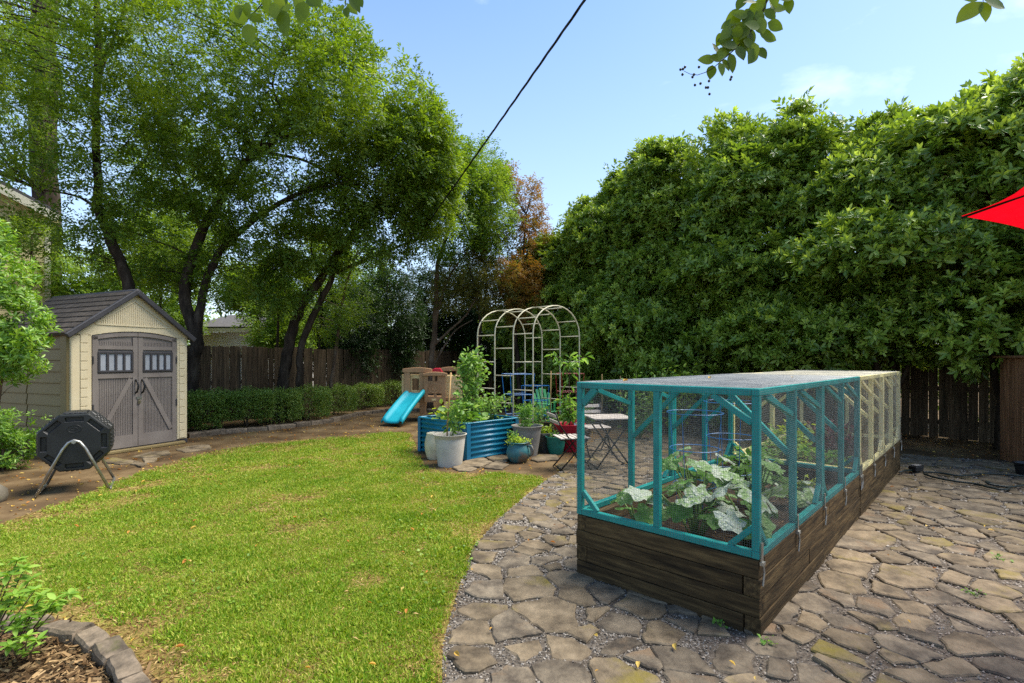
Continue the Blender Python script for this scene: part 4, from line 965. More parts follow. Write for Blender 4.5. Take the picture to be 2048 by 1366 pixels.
M['redwire'] = mat('red_coated_wire', [(150, 26, 30), (182, 40, 40)], .4, 8, bump=0)
M['tan'] = mat('tan_plastic', [(198, 183, 149), (210, 195, 160), (216, 203, 170)], .6, 2.5, bump=.08, bscale=120, spec=.3)
M['tan_shaded'] = mat('shaded_tan_plastic', [(124, 108, 70), (138, 121, 82)], .6, 2.5, bump=.1, bscale=120, spec=.3, stain=(112, 104, 70), sthr=.62, sscale=2)  # the shed's tan plastic with the shade on its side painted into the colour
M['door'] = mat('taupe_plastic', [(118, 109, 102), (128, 119, 112), (138, 129, 121)], .55, 2.5, bump=.08, bscale=120, spec=.3)
M['shingle'] = mat('dark_shingle', [(56, 49, 43), (76, 68, 60), (92, 83, 73)], .7, 7, bump=.35, bscale=60, spec=.3, rnd=.14, stain=(104, 100, 90), sthr=.68, sscale=9)
M['trimdk'] = mat('charcoal_trim', [(56, 54, 56), (70, 68, 70)], .5, 5, bump=.08)
M['black'] = mat('black_plastic', [(15, 17, 18), (26, 28, 29), (34, 37, 37)], .42, 4, bump=.12, bscale=90, spec=.45)
M['recess'] = M['black']
M['pane'] = mat('frosted_pane', [(146, 150, 156), (168, 172, 178)], .35, 3, bump=.03, spec=.5)
M['brass'] = mat('padlock_metal', [(126, 120, 104), (176, 166, 138)], .35, 9, bump=0, metal=.8)
M['ptan'] = mat('brown_play_plastic', [(146, 110, 74), (164, 126, 88), (174, 138, 98)], .6, 3, bump=.1, bscale=80, spec=.3)
M['pbeige'] = mat('beige_play_plastic', [(204, 176, 120), (220, 194, 138), (226, 202, 150)], .6, 3, bump=.1, bscale=80, spec=.3)
M['slide'] = mat('turquoise_plastic', [(14, 150, 168), (22, 168, 184), (40, 182, 196)], .55, 2, bump=.04, bscale=60, spec=.4)
M['playred'] = mat('red_play_plastic', [(176, 20, 40), (196, 30, 50)], .45, 3, bump=.05)
M['blue'] = mat('blue_metal', [(6, 98, 126), (12, 114, 142), (26, 128, 154)], .42, 3, bump=.05, bscale=60, spec=.45, stain=(70, 120, 140), sthr=.68, sscale=5)
M['blue_dk'] = mat('blue_trim', [(24, 96, 130), (36, 110, 142)], .45, 4, bump=.05, spec=.4)
M['greypot'] = mat('white_grey_pot', [(154, 149, 138), (176, 171, 160), (188, 184, 173)], .6, 3, bump=.1, bscale=60, spec=.3, stain=(120, 112, 98), sthr=.63, sscale=4)
M['creampot'] = mat('cream_glazed_pot', [(176, 166, 136), (198, 190, 162), (210, 204, 180)], .4, 4, bump=.1, spec=.4, stain=(120, 108, 78), sthr=.6, sscale=5)
M['jug'] = mat('teal_brown_glaze', [(34, 86, 96), (54, 108, 112), (80, 118, 114)], .45, 5, bump=.15, spec=.4, stain=(116, 90, 68), sthr=.49, sscale=4)
M['midgrey'] = mat('grey_pot', [(116, 113, 107), (138, 134, 127), (154, 150, 142)], .6, 3, bump=.1, spec=.3, stain=(110, 104, 96), sthr=.64, sscale=4)
M['dkpot'] = mat('dark_grey_pot', [(62, 64, 60), (84, 84, 78)], .6, 4, bump=.15)
M['greenpot'] = mat('green_pot', [(22, 104, 92), (32, 122, 108)], .5, 4, bump=.1, stain=(70, 100, 84), sthr=.64, sscale=5)
M['redpot'] = mat('red_pot', [(164, 20, 44), (188, 30, 56)], .45, 3, bump=.08, stain=(128, 50, 60), sthr=.66, sscale=4)
M['arch'] = mat('cream_metal', [(178, 170, 136), (200, 192, 160), (208, 202, 176)], .5, 6, bump=.08, spec=.35, stain=(136, 118, 84), sthr=.66, sscale=8)
M['slat'] = mat('grey_slats', [(146, 136, 124), (176, 166, 154), (198, 190, 180)], .75, 5, stretch=(1, 8, 8), bump=.25, rnd=.12)
M['darkmetal'] = mat('dark_metal', [(26, 24, 23), (44, 41, 38)], .5, 9, bump=.1, metal=.5)
M['greenplas'] = mat('green_chair_plastic', [(92, 176, 112), (110, 192, 128)], .5, 3, bump=.06)
M['bamboo'] = mat('bamboo', [(150, 118, 70), (186, 152, 98)], .65, 6, stretch=(1, 1, .4), bump=.2)
M['canvas'] = mat('red_canvas', [(206, 4, 22), (222, 8, 30)], .75, 14, bump=.12, bscale=220, spec=.2, trans=.55)
M['screenw'] = mat('stained_wood', [(92, 62, 40), (128, 90, 60), (150, 110, 76)], .7, 4, stretch=(9, 9, .5), bump=.3, rnd=.15)
M['hose'] = mat('dark_hose', [(22, 30, 26), (38, 48, 42)], .45, 9, bump=.05)
M['cable'] = mat('black_cable', [(18, 18, 19), (34, 34, 35)], .5, 9, bump=.05)
M['mossrock'] = mat('mossy_rock', [(84, 78, 66), (120, 112, 96)], .9, 4, bump=.5, stain=(86, 92, 44), sthr=.52, sscale=4)

# ------------------------------------------------------------------ storage shed
def shed():
    root = thing('storage_shed', 'tan plastic storage shed with grey double doors and dark shingle roof', 'shed', (-6.64, 7.62, 0), math.atan2(.916, .401))
    Wd, Dp, He, zr = 1.77, 2.25, 1.90, 2.60
    xm = Wd / 2
    MB().box((xm, Dp / 2, .04), (Wd + .04, Dp + .04, .08)).build('base', M['trimdk'], root, bevel=.01)
    mb = MB(); mb.box((.03, Dp / 2, He / 2 + .04), (.05, Dp - .02, He - .08)); mb.box((Wd - .03, Dp / 2, He / 2 + .04), (.05, Dp - .02, He - .08)); mb.box((xm, Dp - .03, He / 2 + .04), (Wd - .1, .05, He - .08)); mb.build('wall', M['tan_shaded'], root)
    for (y0, y1) in ((.20, 1.14), (1.18, 2.16)):
        nrow = 10
        for i in range(nrow):
            z0 = .10 + i * (He - .16) / nrow; h = (He - .16) / nrow
            pb = MB(); pb.prism([(.004, z0), (-.022, z0 + .004), (-.022, z0 + .02), (-.004, z0 + h - .005), (.004, z0 + h - .005)], y0, y1); pb.build('siding_panel', M['tan_shaded'], root)
    MB().box((.0, .095, He / 2 + .05), (.07, .19, He - .06)).build('corner_post', M['tan_shaded'], root, bevel=.03, seg=3)
    # front: two pilasters with notched strips, lintel and gable
    for (x0, x1) in ((0.0, .275), (1.585, 1.77)):
        MB().box(((x0 + x1) / 2, -.005, He / 2 + .05), (x1 - x0, .07, He - .06)).build('pilaster', M['tan'], root, bevel=.02, seg=2)
        cx = (x0 + x1) / 2 + (.03 if x0 < .5 else -.01)
        for i in range(13):
            MB().box((cx, -.045, .17 + i * .138), (.10, .014, .128)).build('trim_block', M['tan'], root, bevel=.004)
    n = 14; dz0 = 1.885; rise = .085
    arc = [(.27 + 1.32 * i / n, dz0 + rise * (1 - (2 * i / n - 1) ** 2)) for i in range(n + 1)]
    sl = (zr - He - .02) / xm
    gable = arc + [(1.59, 1.90), (Wd, 1.93), (xm, zr - .03), (0, 1.93), (.27, 1.90)]
    mb = MB(); V0 = [Vector((p[0], -.035, p[1])) for p in gable]; base = len(arc)
    # gable as strips so that the arched underside stays clean
    for i in range(n):
        (xa, za), (xb, zb) = arc[i], arc[i + 1]
        ta = min(He + .03 + xa * sl, He + .03 + (Wd - xa) * sl); tb = min(He + .03 + xb * sl, He + .03 + (Wd - xb) * sl)
        mb.add([(xa, -.04, za), (xb, -.04, zb), (xb, -.04, tb), (xa, -.04, ta), (xa, .02, za), (xb, .02, zb), (xb, .02, tb), (xa, .02, ta)], [(0, 1, 2, 3), (7, 6, 5, 4), (4, 5, 1, 0)])
    mb.add([(0, -.04, 1.87), (.27, -.04, 1.87), (.27, -.04, He + .03 + .27 * sl), (0, -.04, He + .03)], [(0, 1, 2, 3)]); mb.add([(1.59, -.04, 1.87), (Wd, -.04, 1.87), (Wd, -.04, He + .03), (1.59, -.04, He + .03 + .18 * sl)], [(0, 1, 2, 3)])
    mb.add([(xm - .1, -.04, He + .03 + (xm - .1) * sl), (xm + .1, -.04, He + .03 + (xm - .1) * sl), (xm, -.04, zr)], [(0, 1, 2)])
    mb.build('gable', M['tan'], root)
    # raised frame and ribbed panel in the gable
    gx0, gx1, gz0, gz1 = .36, Wd - .36, 2.075, 2.44
    mb = MB()
    k = 34
    for i in range(k):
        x = gx0 + (gx1 - gx0) * (i + .5) / k; top = gz0 + (gz1 - gz0) * (1 - abs(2 * (i + .5) / k - 1)); 
        if top - gz0 > .015: mb.box((x, -.043, (gz0 + top) / 2), ((gx1 - gx0) / k * .62, .012, top - gz0))
    tag(mb.build('ribbed_panel', M['tan'], root), kind='stuff')
    mb = MB(); mb.beam((gx0 - .04, -.046, gz0 - .012), (gx1 + .04, -.046, gz0 - .012), .016, .022); mb.beam((gx0 - .05, -.046, gz0 - .005), (xm, -.046, gz1 + .03), .016, .022, (0, -1, 0)); mb.beam((gx1 + .05, -.046, gz0 - .005), (xm, -.046, gz1 + .03), .016, .022, (0, -1, 0)); mb.build('gable_frame', M['tan'], root)
    # roof: deck, shingles, barge boards, ridge
    ang = math.atan2(zr - He, xm); ex = -.07
    for sgn in (1, -1):
        def P(t, y, up=0.0):
            x = ex + t * math.cos(ang) - up * math.sin(ang); z = He + .02 + (ex) * math.tan(ang) + t * math.sin(ang) + up * math.cos(ang)
            return Vector((x if sgn > 0 else Wd - x, y, z))
        ln = (xm - ex) / math.cos(ang)
        MB().add([P(0, -.10), P(ln, -.10), P(ln, Dp + .1), P(0, Dp + .1), P(0, -.10, .03), P(ln, -.10, .03), P(ln, Dp + .1, .03), P(0, Dp + .1, .03)], [(0, 1, 2, 3), (7, 6, 5, 4), (0, 4, 5, 1), (1, 5, 6, 2), (2, 6, 7, 3), (3, 7, 4, 0)]).build('roof', M['shingle'], root)
        rows, cw = 8, .30; rh = ln / rows
        for r_ in range(rows):
            y = -.09 + (-.15 if r_ % 2 else 0)
            while y < Dp + .08:
                a, b = max(y, -.085), min(y + cw - .006, Dp + .09); y += cw
                if b - a < .04: continue
                t0, t1 = r_ * rh, (r_ + 1) * rh + (.03 if r_ < rows - 1 else 0)
                u0, u1 = .030 + .024, .030 + .008
                MB().add([P(t0, a, .031), P(t1, a, .031), P(t1, b, .031), P(t0, b, .031), P(t0, a, u0), P(t1, a, u1), P(t1, b, u1), P(t0, b, u0)], [(4, 5, 6, 7), (0, 4, 7, 3), (0, 1, 5, 4), (3, 7, 6, 2)]).build('shingle', M['shingle'], root)
        a, b = P(-.02, -.115, .005), P(ln + .005, -.115, .005)
        MB().beam(a, b, .05, .085, (0, 0, 1)).build('barge_board', M['trimdk'], root, bevel=.015, seg=2)
    MB().tube([(xm, -.13, zr + .035), (xm, Dp + .12, zr + .035)], .04, 10).build('ridge_cap', M['trimdk'], root, True)
    # doors
    for side, (x0, x1) in enumerate(((.285, .938), (.946, 1.580))):
        nn = 8; pts = []
        for i in range(nn + 1):
            x = x0 + (x1 - x0) * i / nn; q = (x - .27) / 1.32; pts.append((x, dz0 - .008 + rise * (1 - (2 * q - 1) ** 2)))
        db = MB(); poly = [(x0, .07), (x1, .07)] + pts[::-1]; db.prism(poly, -.005, .03); dr = db.build('door', M['door'], root)
        fw = .075; zt = dz0 + .012; y = -.017; fl = -.012
        fb = MB()                                                     # frame members stand proud of the slab
        fb.box((x0 + fw / 2, y, .07 + (1.80) / 2), (fw, .024, 1.80)); fb.box((x1 - fw / 2, y, .07 + 1.80 / 2), (fw, .024, 1.80))
        for z, h in ((.17, .20), (1.245, .075), (1.70, .06)): fb.box(((x0 + x1) / 2, y, z), (x1 - x0 - 2 * fw - .002, .0238, h))
        for i in range(nn):                                           # arched head
            (xa, za), (xb, zb) = pts[i], pts[i + 1]; fb.add([(xa, y - .012, za - .07), (xb, y - .012, zb - .07), (xb, y - .012, zb - .004), (xa, y - .012, za - .004), (xa, fl, za - .07), (xb, fl, zb - .07)], [(0, 1, 2, 3), (4, 5, 1, 0)])
        fb.build('door_frame', M['door'], dr)
        ix0, ix1 = x0 + fw, x1 - fw; k = 20
        for (za, zb) in ((.272, 1.207), (1.732, 1.80)):
            rb = MB()
            for i in range(k):
                x = ix0 + (ix1 - ix0) * (i + .5) / k; rb.box((x, -.0085, (za + zb) / 2), ((ix1 - ix0) / k * .6, .008, zb - za))
            tag(rb.build('ribbed_panel', M['door'], dr), kind='stuff')
        a, b = ((ix0 + .02, y, .30), (ix1 - .03, y, 1.19)) if side == 0 else ((ix0 + .03, y, 1.19), (ix1 - .02, y, .30))
        MB().beam(a, b, .022, .07, (0, -1, 0) if False else (0, 0, 1)).build('brace', M['door'], dr)
        wx0, wx1, wz0, wz1 = ix0 - .005, ix1 + .005, 1.30, 1.635; wf = MB(); t = .035; yy = -.028
        for z in (wz0 + t / 2, wz1 - t / 2): wf.box(((wx0 + wx1) / 2, yy, z), (wx1 - wx0, .03, t))
        for i in range(5):
            x = wx0 + t / 2 + (wx1 - wx0 - t) * i / 4; wf.box((x, yy, (wz0 + wz1) / 2), (t, .0296, wz1 - wz0 - 2 * t))
        wf.build('window_frame', M['trimdk'], dr, bevel=.004)
        for i in range(4):
            xa = wx0 + t / 2 + (wx1 - wx0 - t) * i / 4 + t / 2; xb = wx0 + t / 2 + (wx1 - wx0 - t) * (i + 1) / 4 - t / 2
            MB().box(((xa + xb) / 2, -.018, (wz0 + wz1) / 2), (xb - xa, .012, wz1 - wz0 - 2 * t)).build('pane', M['pane'], dr)
        hx = (x1 - .035) if side == 0 else (x0 + .055)
        MB().tube([(hx, -.03, 1.17), (hx, -.075, 1.145), (hx + .012, -.085, 1.06), (hx, -.075, .975), (hx, -.03, .95)], .014, 8).build('handle', M['black'], dr, True)
        for z in (.75, 1.5): MB().box((x0 + .004 if side == 0 else x1 - .004, -.034, z), (.022, .02, .12)).build('hinge', M['trimdk'], dr, bevel=.004)
    lk = MB(); lk.box((.952, -.045, .80), (.042, .02, .05)); lk.tube([(.940, -.045, .825), (.940, -.045, .85), (.952, -.045, .862), (.964, -.045, .85), (.964, -.045, .825)], .005, 6); lk.build('padlock', M['brass'], root, bevel=.004)
    MB().box((.952, -.032, .87), (.085, .012, .035)).build('hasp', M['steel'], root)
    MB().box((.93, -.08, .03), (1.5, .10, .05)).build('threshold', M['tan_shaded'], root, bevel=.01)
shed()

# ------------------------------------------------------------------ compost tumbler
def tumbler():
    root = thing('compost_tumbler', 'black octagonal compost tumbler on bent silver tube legs', 'compost tumbler', (-5.08, 5.94, 0), math.atan2(.569, .823))
    cz, r1, y0 = .57, .345, .27
    A = [R(22.5 + 45 * i) for i in range(8)]
    def pt(a, r_, y): return Vector((r_ * math.cos(a), y, cz + r_ * math.sin(a)))
    mb = MB(); v = mb.v; f = mb.f
    for s in (-1, 1):
        ro, ri, y = r1 * .955, r1 * .40, s * y0
        for i in range(8):
            a, b = A[i], A[(i + 1) % 8]
            q = [pt(a, ro, y), pt(b, ro, y), pt(b, ri, y), pt(a, ri, y)]; c = sum(q, Vector()) / 4
            ex = (q[1] - q[0]).normalized(); ey = ((q[0] + q[1]) / 2 - (q[2] + q[3]) / 2).normalized(); c = c + ey * .045
            s_in = [c + ex * (-sx * .078) * 1 + ey * sy * .024 for sx, sy in ((1, 1), (-1, 1), (-1, -1), (1, -1))]
            dp = [p + Vector((0, -s * .03, 0)) for p in s_in]
            n = len(v); v += [tuple(p) for p in q + s_in + dp]
            for k in range(4):
                j = (k + 1) % 4
                for qd in ((n + k, n + j, n + 4 + j, n + 4 + k), (n + 4 + k, n + 4 + j, n + 8 + j, n + 8 + k)): f.append(qd if s < 0 else qd[::-1])
            f.append((n + 8, n + 9, n + 10, n + 11) if s < 0 else (n + 11, n + 10, n + 9, n + 8))
        n = len(v); v += [tuple(pt(a, ri, y)) for a in A]; f.append(tuple(range(n, n + 8)) if s < 0 else tuple(range(n, n + 8))[::-1])
        n = len(v); v += [tuple(pt(a, ro, y)) for a in A] + [tuple(pt(a, r1, s * (y0 - .03))) for a in A]
        for i in range(8): j = (i + 1) % 8; f.append((n + i, n + j, n + 8 + j, n + 8 + i))
    n = len(v)
    ys = [-y0 + .03, -.03, -.03, .03, .03, y0 - .03]; rr = [r1, r1, r1 * .965, r1 * .965, r1, r1]
    for y, r_ in zip(ys, rr): v += [tuple(pt(a, r_, y)) for a in A]
    for q in range(5):
        for i in range(8): j = (i + 1) % 8; f.append((n + q * 8 + i, n + q * 8 + j, n + q * 8 + 8 + j, n + q * 8 + 8 + i))
    drum = mb.build('drum', M['black'], root, bevel=.006)
    for i in range(8):                                                # ribs on each flat
        a, b = A[i], A[(i + 1) % 8]
        for h0, h1 in ((-.22, -.05), (.05, .22)):
            for t in (.25, .42, .58, .75):
                p0 = pt(a, r1, h0).lerp(pt(b, r1, h0), t); p1 = pt(a, r1, h1).lerp(pt(b, r1, h1), t); m = (a + b) / 2 if i < 7 else A[7] + R(22.5)
                up = Vector((math.cos(m), 0, math.sin(m))); MB().beam(p0 + up * .003, p1 + up * .003, .026, .014, up).build('rib', M['black'], root, bevel=.004)
    mb = MB(); ring = [(.062 * math.cos(t), -y0 - .002, cz + .155 + .042 * math.sin(t)) for t in [i * 2 * math.pi / 20 for i in range(20)]]; mb.tube(ring, .004, 6, closed=True); ring2 = [(.03 * math.cos(t), -y0 - .002, cz + .155 + .014 * math.sin(t)) for t in [i * 2 * math.pi / 14 for i in range(14)]]; mb.tube(ring2, .003, 6, closed=True); mb.build('emblem', M['black'], root, True)
    lid = MB(); lid.box((0, -.02, cz + r1 * .924 + .006), (.2, .36, .02)); lid.build('lid', M['black'], root, bevel=.008)
    for (p0, s) in ((-.315, -1), (.315, 1)):
        pts = [(-.315, s * .335, .016), (-.10, s * .30, .50), (-.05, s * .30, .575), (0, s * .30, .60), (.05, s * .30, .575), (.10, s * .30, .50), (.315, s * .335, .016)]
        MB().tube(pts, .0155, 10).build('leg_frame', M['steel'], root, True)
    for x in (-.315, .315): MB().tube([(x, -.335, .018), (x * 1.02, -.28, .014), (x * 1.02, .28, .014), (x, .335, .018)], .0155, 10).build('foot_bar', M['steel'], root, True)
    MB().tube([(0, -.325, .585), (0, .325, .585)], .011, 8).build('axle', M['steel'], root, True)
    for s in (-1, 1): MB().tube([(0, s * .315, .585), (0, s * .335, .585)], .022, 6).build('axle_nut', M['steel'], root)
tumbler()
mb = MB(); n = 10
for i in range(7):
    ph = math.pi * i / 6
    for j in range(n):
        a = 2 * math.pi * j / n; p = Vector((math.sin(ph) * math.cos(a), math.sin(ph) * math.sin(a), math.cos(ph))); s = 1 + .25 * mnoise.noise(p * 1.7)
        mb.v.append((p.x * .2 * s, p.y * .16 * s, .02 + p.z * .14 * s))
for i in range(6):
    for j in range(n): mb.f.append((i * n + j, i * n + (j + 1) % n, (i + 1) * n + (j + 1) % n, (i + 1) * n + j))
g = G(-26, 1005); tag(mb.build('rock', M['mossrock'], None, True, loc=(g.x, g.y, .04)), 'rounded mossy rock at the edge of the dirt left of the tumbler', 'rock')

# ------------------------------------------------------------------ playset
def playset():
    d = 12.5; k = .3075 * d / F
    root = thing('playset', 'small brown and beige plastic play tower with turquoise slide', 'playset', (W(864.5, 0, d).x, d, 0), R(6))
    def X(zx): return (zx - 470) * k
    def Z(zy): return 1.5 + (520 - zy) * k
    def bx(name, x0, x1, y0, y1, dpt, m, yc=0.0, bev=.015): return MB().box(((X(x0) + X(x1)) / 2, yc, (Z(y0) + Z(y1)) / 2), (X(x1) - X(x0), dpt, Z(y0) - Z(y1))).build(name, m, root, bevel=bev, seg=2)
    def archbeam(name, x0, x1, zt, zb, yc, dpt):
        n = 10; pts = []
        for i in range(n + 1):
            t = i / n; pts.append((X(x0) + (X(x1) - X(x0)) * t, Z(zt) - (1 - (1 - (2 * t - 1) ** 2)) * .035))
        poly = [(X(x0), Z(zb)), (X(x1), Z(zb))] + pts[::-1]; MB().prism(poly, yc - dpt / 2, yc + dpt / 2).build(name, M['ptan'], root, bevel=.012, seg=2)
    archbeam('arched_beam', 282, 470, 568, 600, -.05, .14)
    bx('post', 292, 330, 598, 770, .11, M['ptan'], -.05); bx('post', 390, 432, 598, 870, .11, M['ptan'], -.05); bx('post', 280, 300, 760, 872, .10, M['ptan'], .02)
    # brick patterned side wall with a square opening, left
    for (x0, x1, z0, z1) in ((274, 340, 614, 752), (384, 392, 614, 752), (338, 386, 614, 640), (338, 386, 716, 752)):
        bx('wall_panel', x0, x1, z0, z1, .07, M['pbeige'], .05, .006)
    for j in range(6):
        for i in range(3):
            x0 = 276 + i * 21 + (10 if j % 2 else 0)
            if x0 + 18 < 340: bx('brick', x0, x0 + 19, 620 + j * 22, 640 + j * 22, .012, M['pbeige'], .012, .003)
    # front shield panel with window slots and a ring emblem
    yf = -.16
    archbeam('arched_beam', 414, 568, 596, 622, yf, .16)
    for (x0, x1, z0, z1) in ((422, 446, 622, 790), (532, 558, 622, 790), (446, 532, 655, 735), (446, 532, 756, 790), (474, 488, 622, 655), (505, 532, 622, 655), (484, 500, 735, 756)):
        bx('shield_panel', x0, x1, z0, z1, .06, M['ptan'], yf, .004)
    for sgn, r_ in ((1, 38), (1, 20)):
        ring = [(X(487) + r_ * k * math.cos(t), yf - .03, Z(695) + r_ * k * math.sin(t)) for t in [i * 2 * math.pi / 24 for i in range(24)]]
        MB().tube(ring, .012, 8, closed=True).build('ring_emblem', M['ptan'], root, True)
    bx('badge', 468, 496, 768, 780, .01, M['pbeige'], yf - .034, .002)
    # deck, rear arch, brick wall right, red wheel
    bx('deck', 300, 640, 762, 782, .8, M['ptan'], .36)
    archbeam('arched_beam', 516, 658, 566, 596, .62, .13); bx('post', 622, 652, 594, 870, .1, M['ptan'], .62); bx('post', 520, 545, 594, 870, .1, M['ptan'], .62)
    bx('wall_panel', 545, 664, 618, 862, .07, M['pbeige'], .08, .02)
    for j in range(11):
        for i in range(6):
            x0 = 548 + i * 20 + (10 if j % 2 else 0)
            if x0 + 18 < 664: bx('brick', x0, x0 + 18, 624 + j * 21.5, 643.5 + j * 21.5, .012, M['pbeige'], .042, .003)
    bx('wall_panel', 545, 568, 790, 868, .08, M['pbeige'], -.02)
    MB().prism([(X(452), Z(600)), (X(480), Z(574)), (X(520), Z(572)), (X(536), Z(598)), (X(536), Z(612)), (X(452), Z(612))], .1, .34).build('red_canopy', M['playred'], root, bevel=.02, seg=2)
    bx('base_wall', 392, 412, 780, 872, .7, M['ptan'], .3)
    # slide: a curved trough with rolled edges
    top = Vector((X(366), -.14, Z(735))); bot = Vector((X(244), -1.0, .07)); n = 14; mb = MB(); prof = [(-.27, .0), (-.27, .075), (-.255, .088), (-.225, .088), (-.205, .07), (-.185, .025), (-.10, .005), (0, 0), (.10, .005), (.185, .025), (.205, .07), (.225, .088), (.255, .088), (.27, .075), (.27, .0)]
    dirh = Vector((bot.x - top.x, bot.y - top.y, 0)); side = Vector((-dirh.y, dirh.x, 0)).normalized(); kp = len(prof)
    for i in range(n + 1):
        t = i / n; zz = top.z + (bot.z - top.z) * (t * 1.02 if t < .75 else .765 + (t - .75) * .94); zz = top.z * (1 - t) ** 1.05 + bot.z * (1 - (1 - t) ** 1.05) + .03 * math.sin(math.pi * t)
        if t > .85: zz = max(zz, bot.z + .0)
        c = Vector((top.x, top.y, 0)) + dirh * t; wsc = .92 + .08 * t
        for (px_, pz) in prof: q = c + side * px_ * wsc; mb.v.append((q.x, q.y, zz + pz * (1 if t < .9 else 1 - (t - .9) * 4)))
    for i in range(n):
        for j in range(kp - 1): mb.f.append((i * kp + j, i * kp + j + 1, (i + 1) * kp + j + 1, (i + 1) * kp + j))
    o = mb.build('slide', M['slide'], root, True); so = o.modifiers.new('thick', 'SOLIDIFY'); so.thickness = .02
playset()

# ------------------------------------------------------------------ corrugated blue bed
def leafplant(name, label, base, stems, per, l0, l1, m, tpl=None, cat='plant', sprd=.05, r=.005, stemm=None, group=None, up=.7, droop=.1, tmin=.12):
    root = thing(name, label, cat, base, 0, group); base = Vector(base); P, D = [], []
    for pts in stems:
        pts = [Vector(p) for p in pts]
        Q = []
        for i in range(len(pts) - 1):
            for t in (0, .33, .66): Q.append(pts[i].lerp(pts[i + 1], t) + Vector((random.gauss(0, .006), random.gauss(0, .006), 0)))
        Q.append(pts[-1])
        MB().tube(Q, [r * (1 - .6 * i / (len(Q) - 1)) for i in range(len(Q))], 5).build('stem', stemm or M['greenstem'], root, True)
        for k in range(per):
            t = tmin + (1 - tmin) * random.random() ** .85; f = t * (len(Q) - 1); i = min(int(f), len(Q) - 2); p = Q[i].lerp(Q[i + 1], f - i)
            P.append(p + Vector((random.gauss(0, sprd), random.gauss(0, sprd), random.gauss(0, sprd * .6)))); D.append(((p - P[-1]) * -1.0).normalized() + Vector((random.gauss(0, .6), random.gauss(0, .6), random.gauss(0, .3) + .15)))
    P = np.array([list(p) for p in P]); D = np.array([list(q) for q in D]); n = len(P); D[:, 2] -= droop
    o = scatter('leaves', *(tpl or leaf4(.5, .06, .15)), P, frames(D, np.array([0, 0, up]) + gauss(n, .4)), rng.uniform(l0, l1, n), m, root); tag(o, kind='stuff')
    return root
M['greenstem'] = mat('green_stem', [(82, 112, 44), (120, 142, 70)], .6, 6, bump=.1)
M['vine'] = leafmat('vine_leaf', [(64, 104, 40), (96, 138, 54), (128, 164, 76), (168, 190, 116)], trans=.35, rough=.45, pos_scale=4)
M['herb'] = leafmat('herb_leaf', [(70, 118, 44), (104, 152, 58), (140, 180, 82)], trans=.35, rough=.5, pos_scale=4)
M['lime'] = leafmat('lime_leaf', [(128, 160, 38), (166, 190, 58), (190, 206, 84)], trans=.35, rough=.5, pos_scale=4)
M['peach'] = leafmat('long_leaf', [(84, 132, 50), (122, 164, 70), (162, 194, 104)], trans=.4, rough=.4, pos_scale=4)
M['redleaf'] = leafmat('dark_red_leaf', [(62, 24, 26), (92, 36, 36), (116, 52, 46)], trans=.3, rough=.5, pos_scale=4)

def blue_bed():
    root = thing('corrugated_planter', 'square bright blue corrugated metal planter full of vegetables', 'raised bed', (-.664, 7.5, 0), R(45)); a, b, h = 1.06, 1.22, .56
    def panel(p0, p1, nrm):
        p0, p1, nrm = Vector(p0), Vector(p1), Vector(nrm); mb = MB(); nz = 56
        for q in (p0, p1):
            for i in range(nz + 1):
                z = .01 + (h - .02) * i / nz; s = math.sin(2 * math.pi * 7 * i / nz); mb.v.append(tuple(q + nrm * (.013 * s) + Vector((0, 0, z))))
        for i in range(nz): mb.f.append((i, nz + 1 + i, nz + 2 + i, i + 1))
        o = mb.build('corrugated_panel', M['blue'], root, True); so = o.modifiers.new('thick', 'SOLIDIFY'); so.thickness = .004
    panel((.03, 0, 0), (a - .03, 0, 0), (0, -1, 0)); panel((0, b - .03, 0), (0, .03, 0), (-1, 0, 0)); panel((a, .03, 0), (a, b - .03, 0), (1, 0, 0)); panel((a - .03, b, 0), (.03, b, 0), (0, 1, 0))
    for (x, y) in ((0, 0), (a, 0), (0, b), (a, b)):
        sx, sy = (1 if x == 0 else -1), (1 if y == 0 else -1)
        mb = MB(); mb.box((x + sx * .02, y - sy * .016, h / 2), (.075, .006, h)); mb.box((x - sx * .016, y + sy * .02, h / 2), (.006, .075, h)); mb.build('corner_post', M['blue_dk'], root)
    mb = MB()
    for (p, q) in (((0, 0, h), (a, 0, h)), ((a, 0, h), (a, b, h)), ((a, b, h), (0, b, h)), ((0, b, h), (0, 0, h))): MB().beam(p, q, .045, .022).build('rim', M['blue'], root, bevel=.006)
    MB().box((a / 2, b / 2, h / 2 - .06), (a - .05, b - .05, h - .14)).build('soil', M['bedsoil'], root)
blue_bed()
bedc = Vector((-.664, 7.5, .44)); eR = Vector((.7071, .7071, 0)); eL = Vector((-.7071, .7071, 0))
def bp(a, b): return bedc + eR * a + eL * b
# plants in the blue bed
q = bp(.42, .42); st = []
for i in range(11): a = i * .6; st.append([Vector((.04 * math.cos(a), .04 * math.sin(a), 0)), Vector((.12 * math.cos(a), .12 * math.sin(a), .5)), Vector((.14 * math.cos(a + 1), .12 * math.sin(a + 1), .9)), Vector((.05 * math.cos(a + 2) + .05, .08 * math.sin(a + 2), 1.08 + .14 * random.random()))])
leafplant('climbing_vine', 'tall leafy vine climbing above the blue planter', q, st, 100, .04, .085, M['vine'], leaf4(.66, .06, .15), sprd=.07)
st = [[Vector((0, 0, 0)), Vector((random.uniform(-.35, .35), random.uniform(-.25, .25), random.uniform(.12, .34)))] for i in range(14)]
leafplant('squash_vine', 'broad leaved green vine spilling over the near corner of the blue planter', bp(.22, .26), st, 11, .09, .15, M['vine'], leaf4(.85, .05, .2), sprd=.08)
st = [[Vector((0, 0, 0)), Vector((random.uniform(-.2, .2), random.uniform(-.2, .2), .3)), Vector((random.uniform(-.35, .35), random.uniform(-.35, .35), random.uniform(.35, .6)))] for i in range(12)]
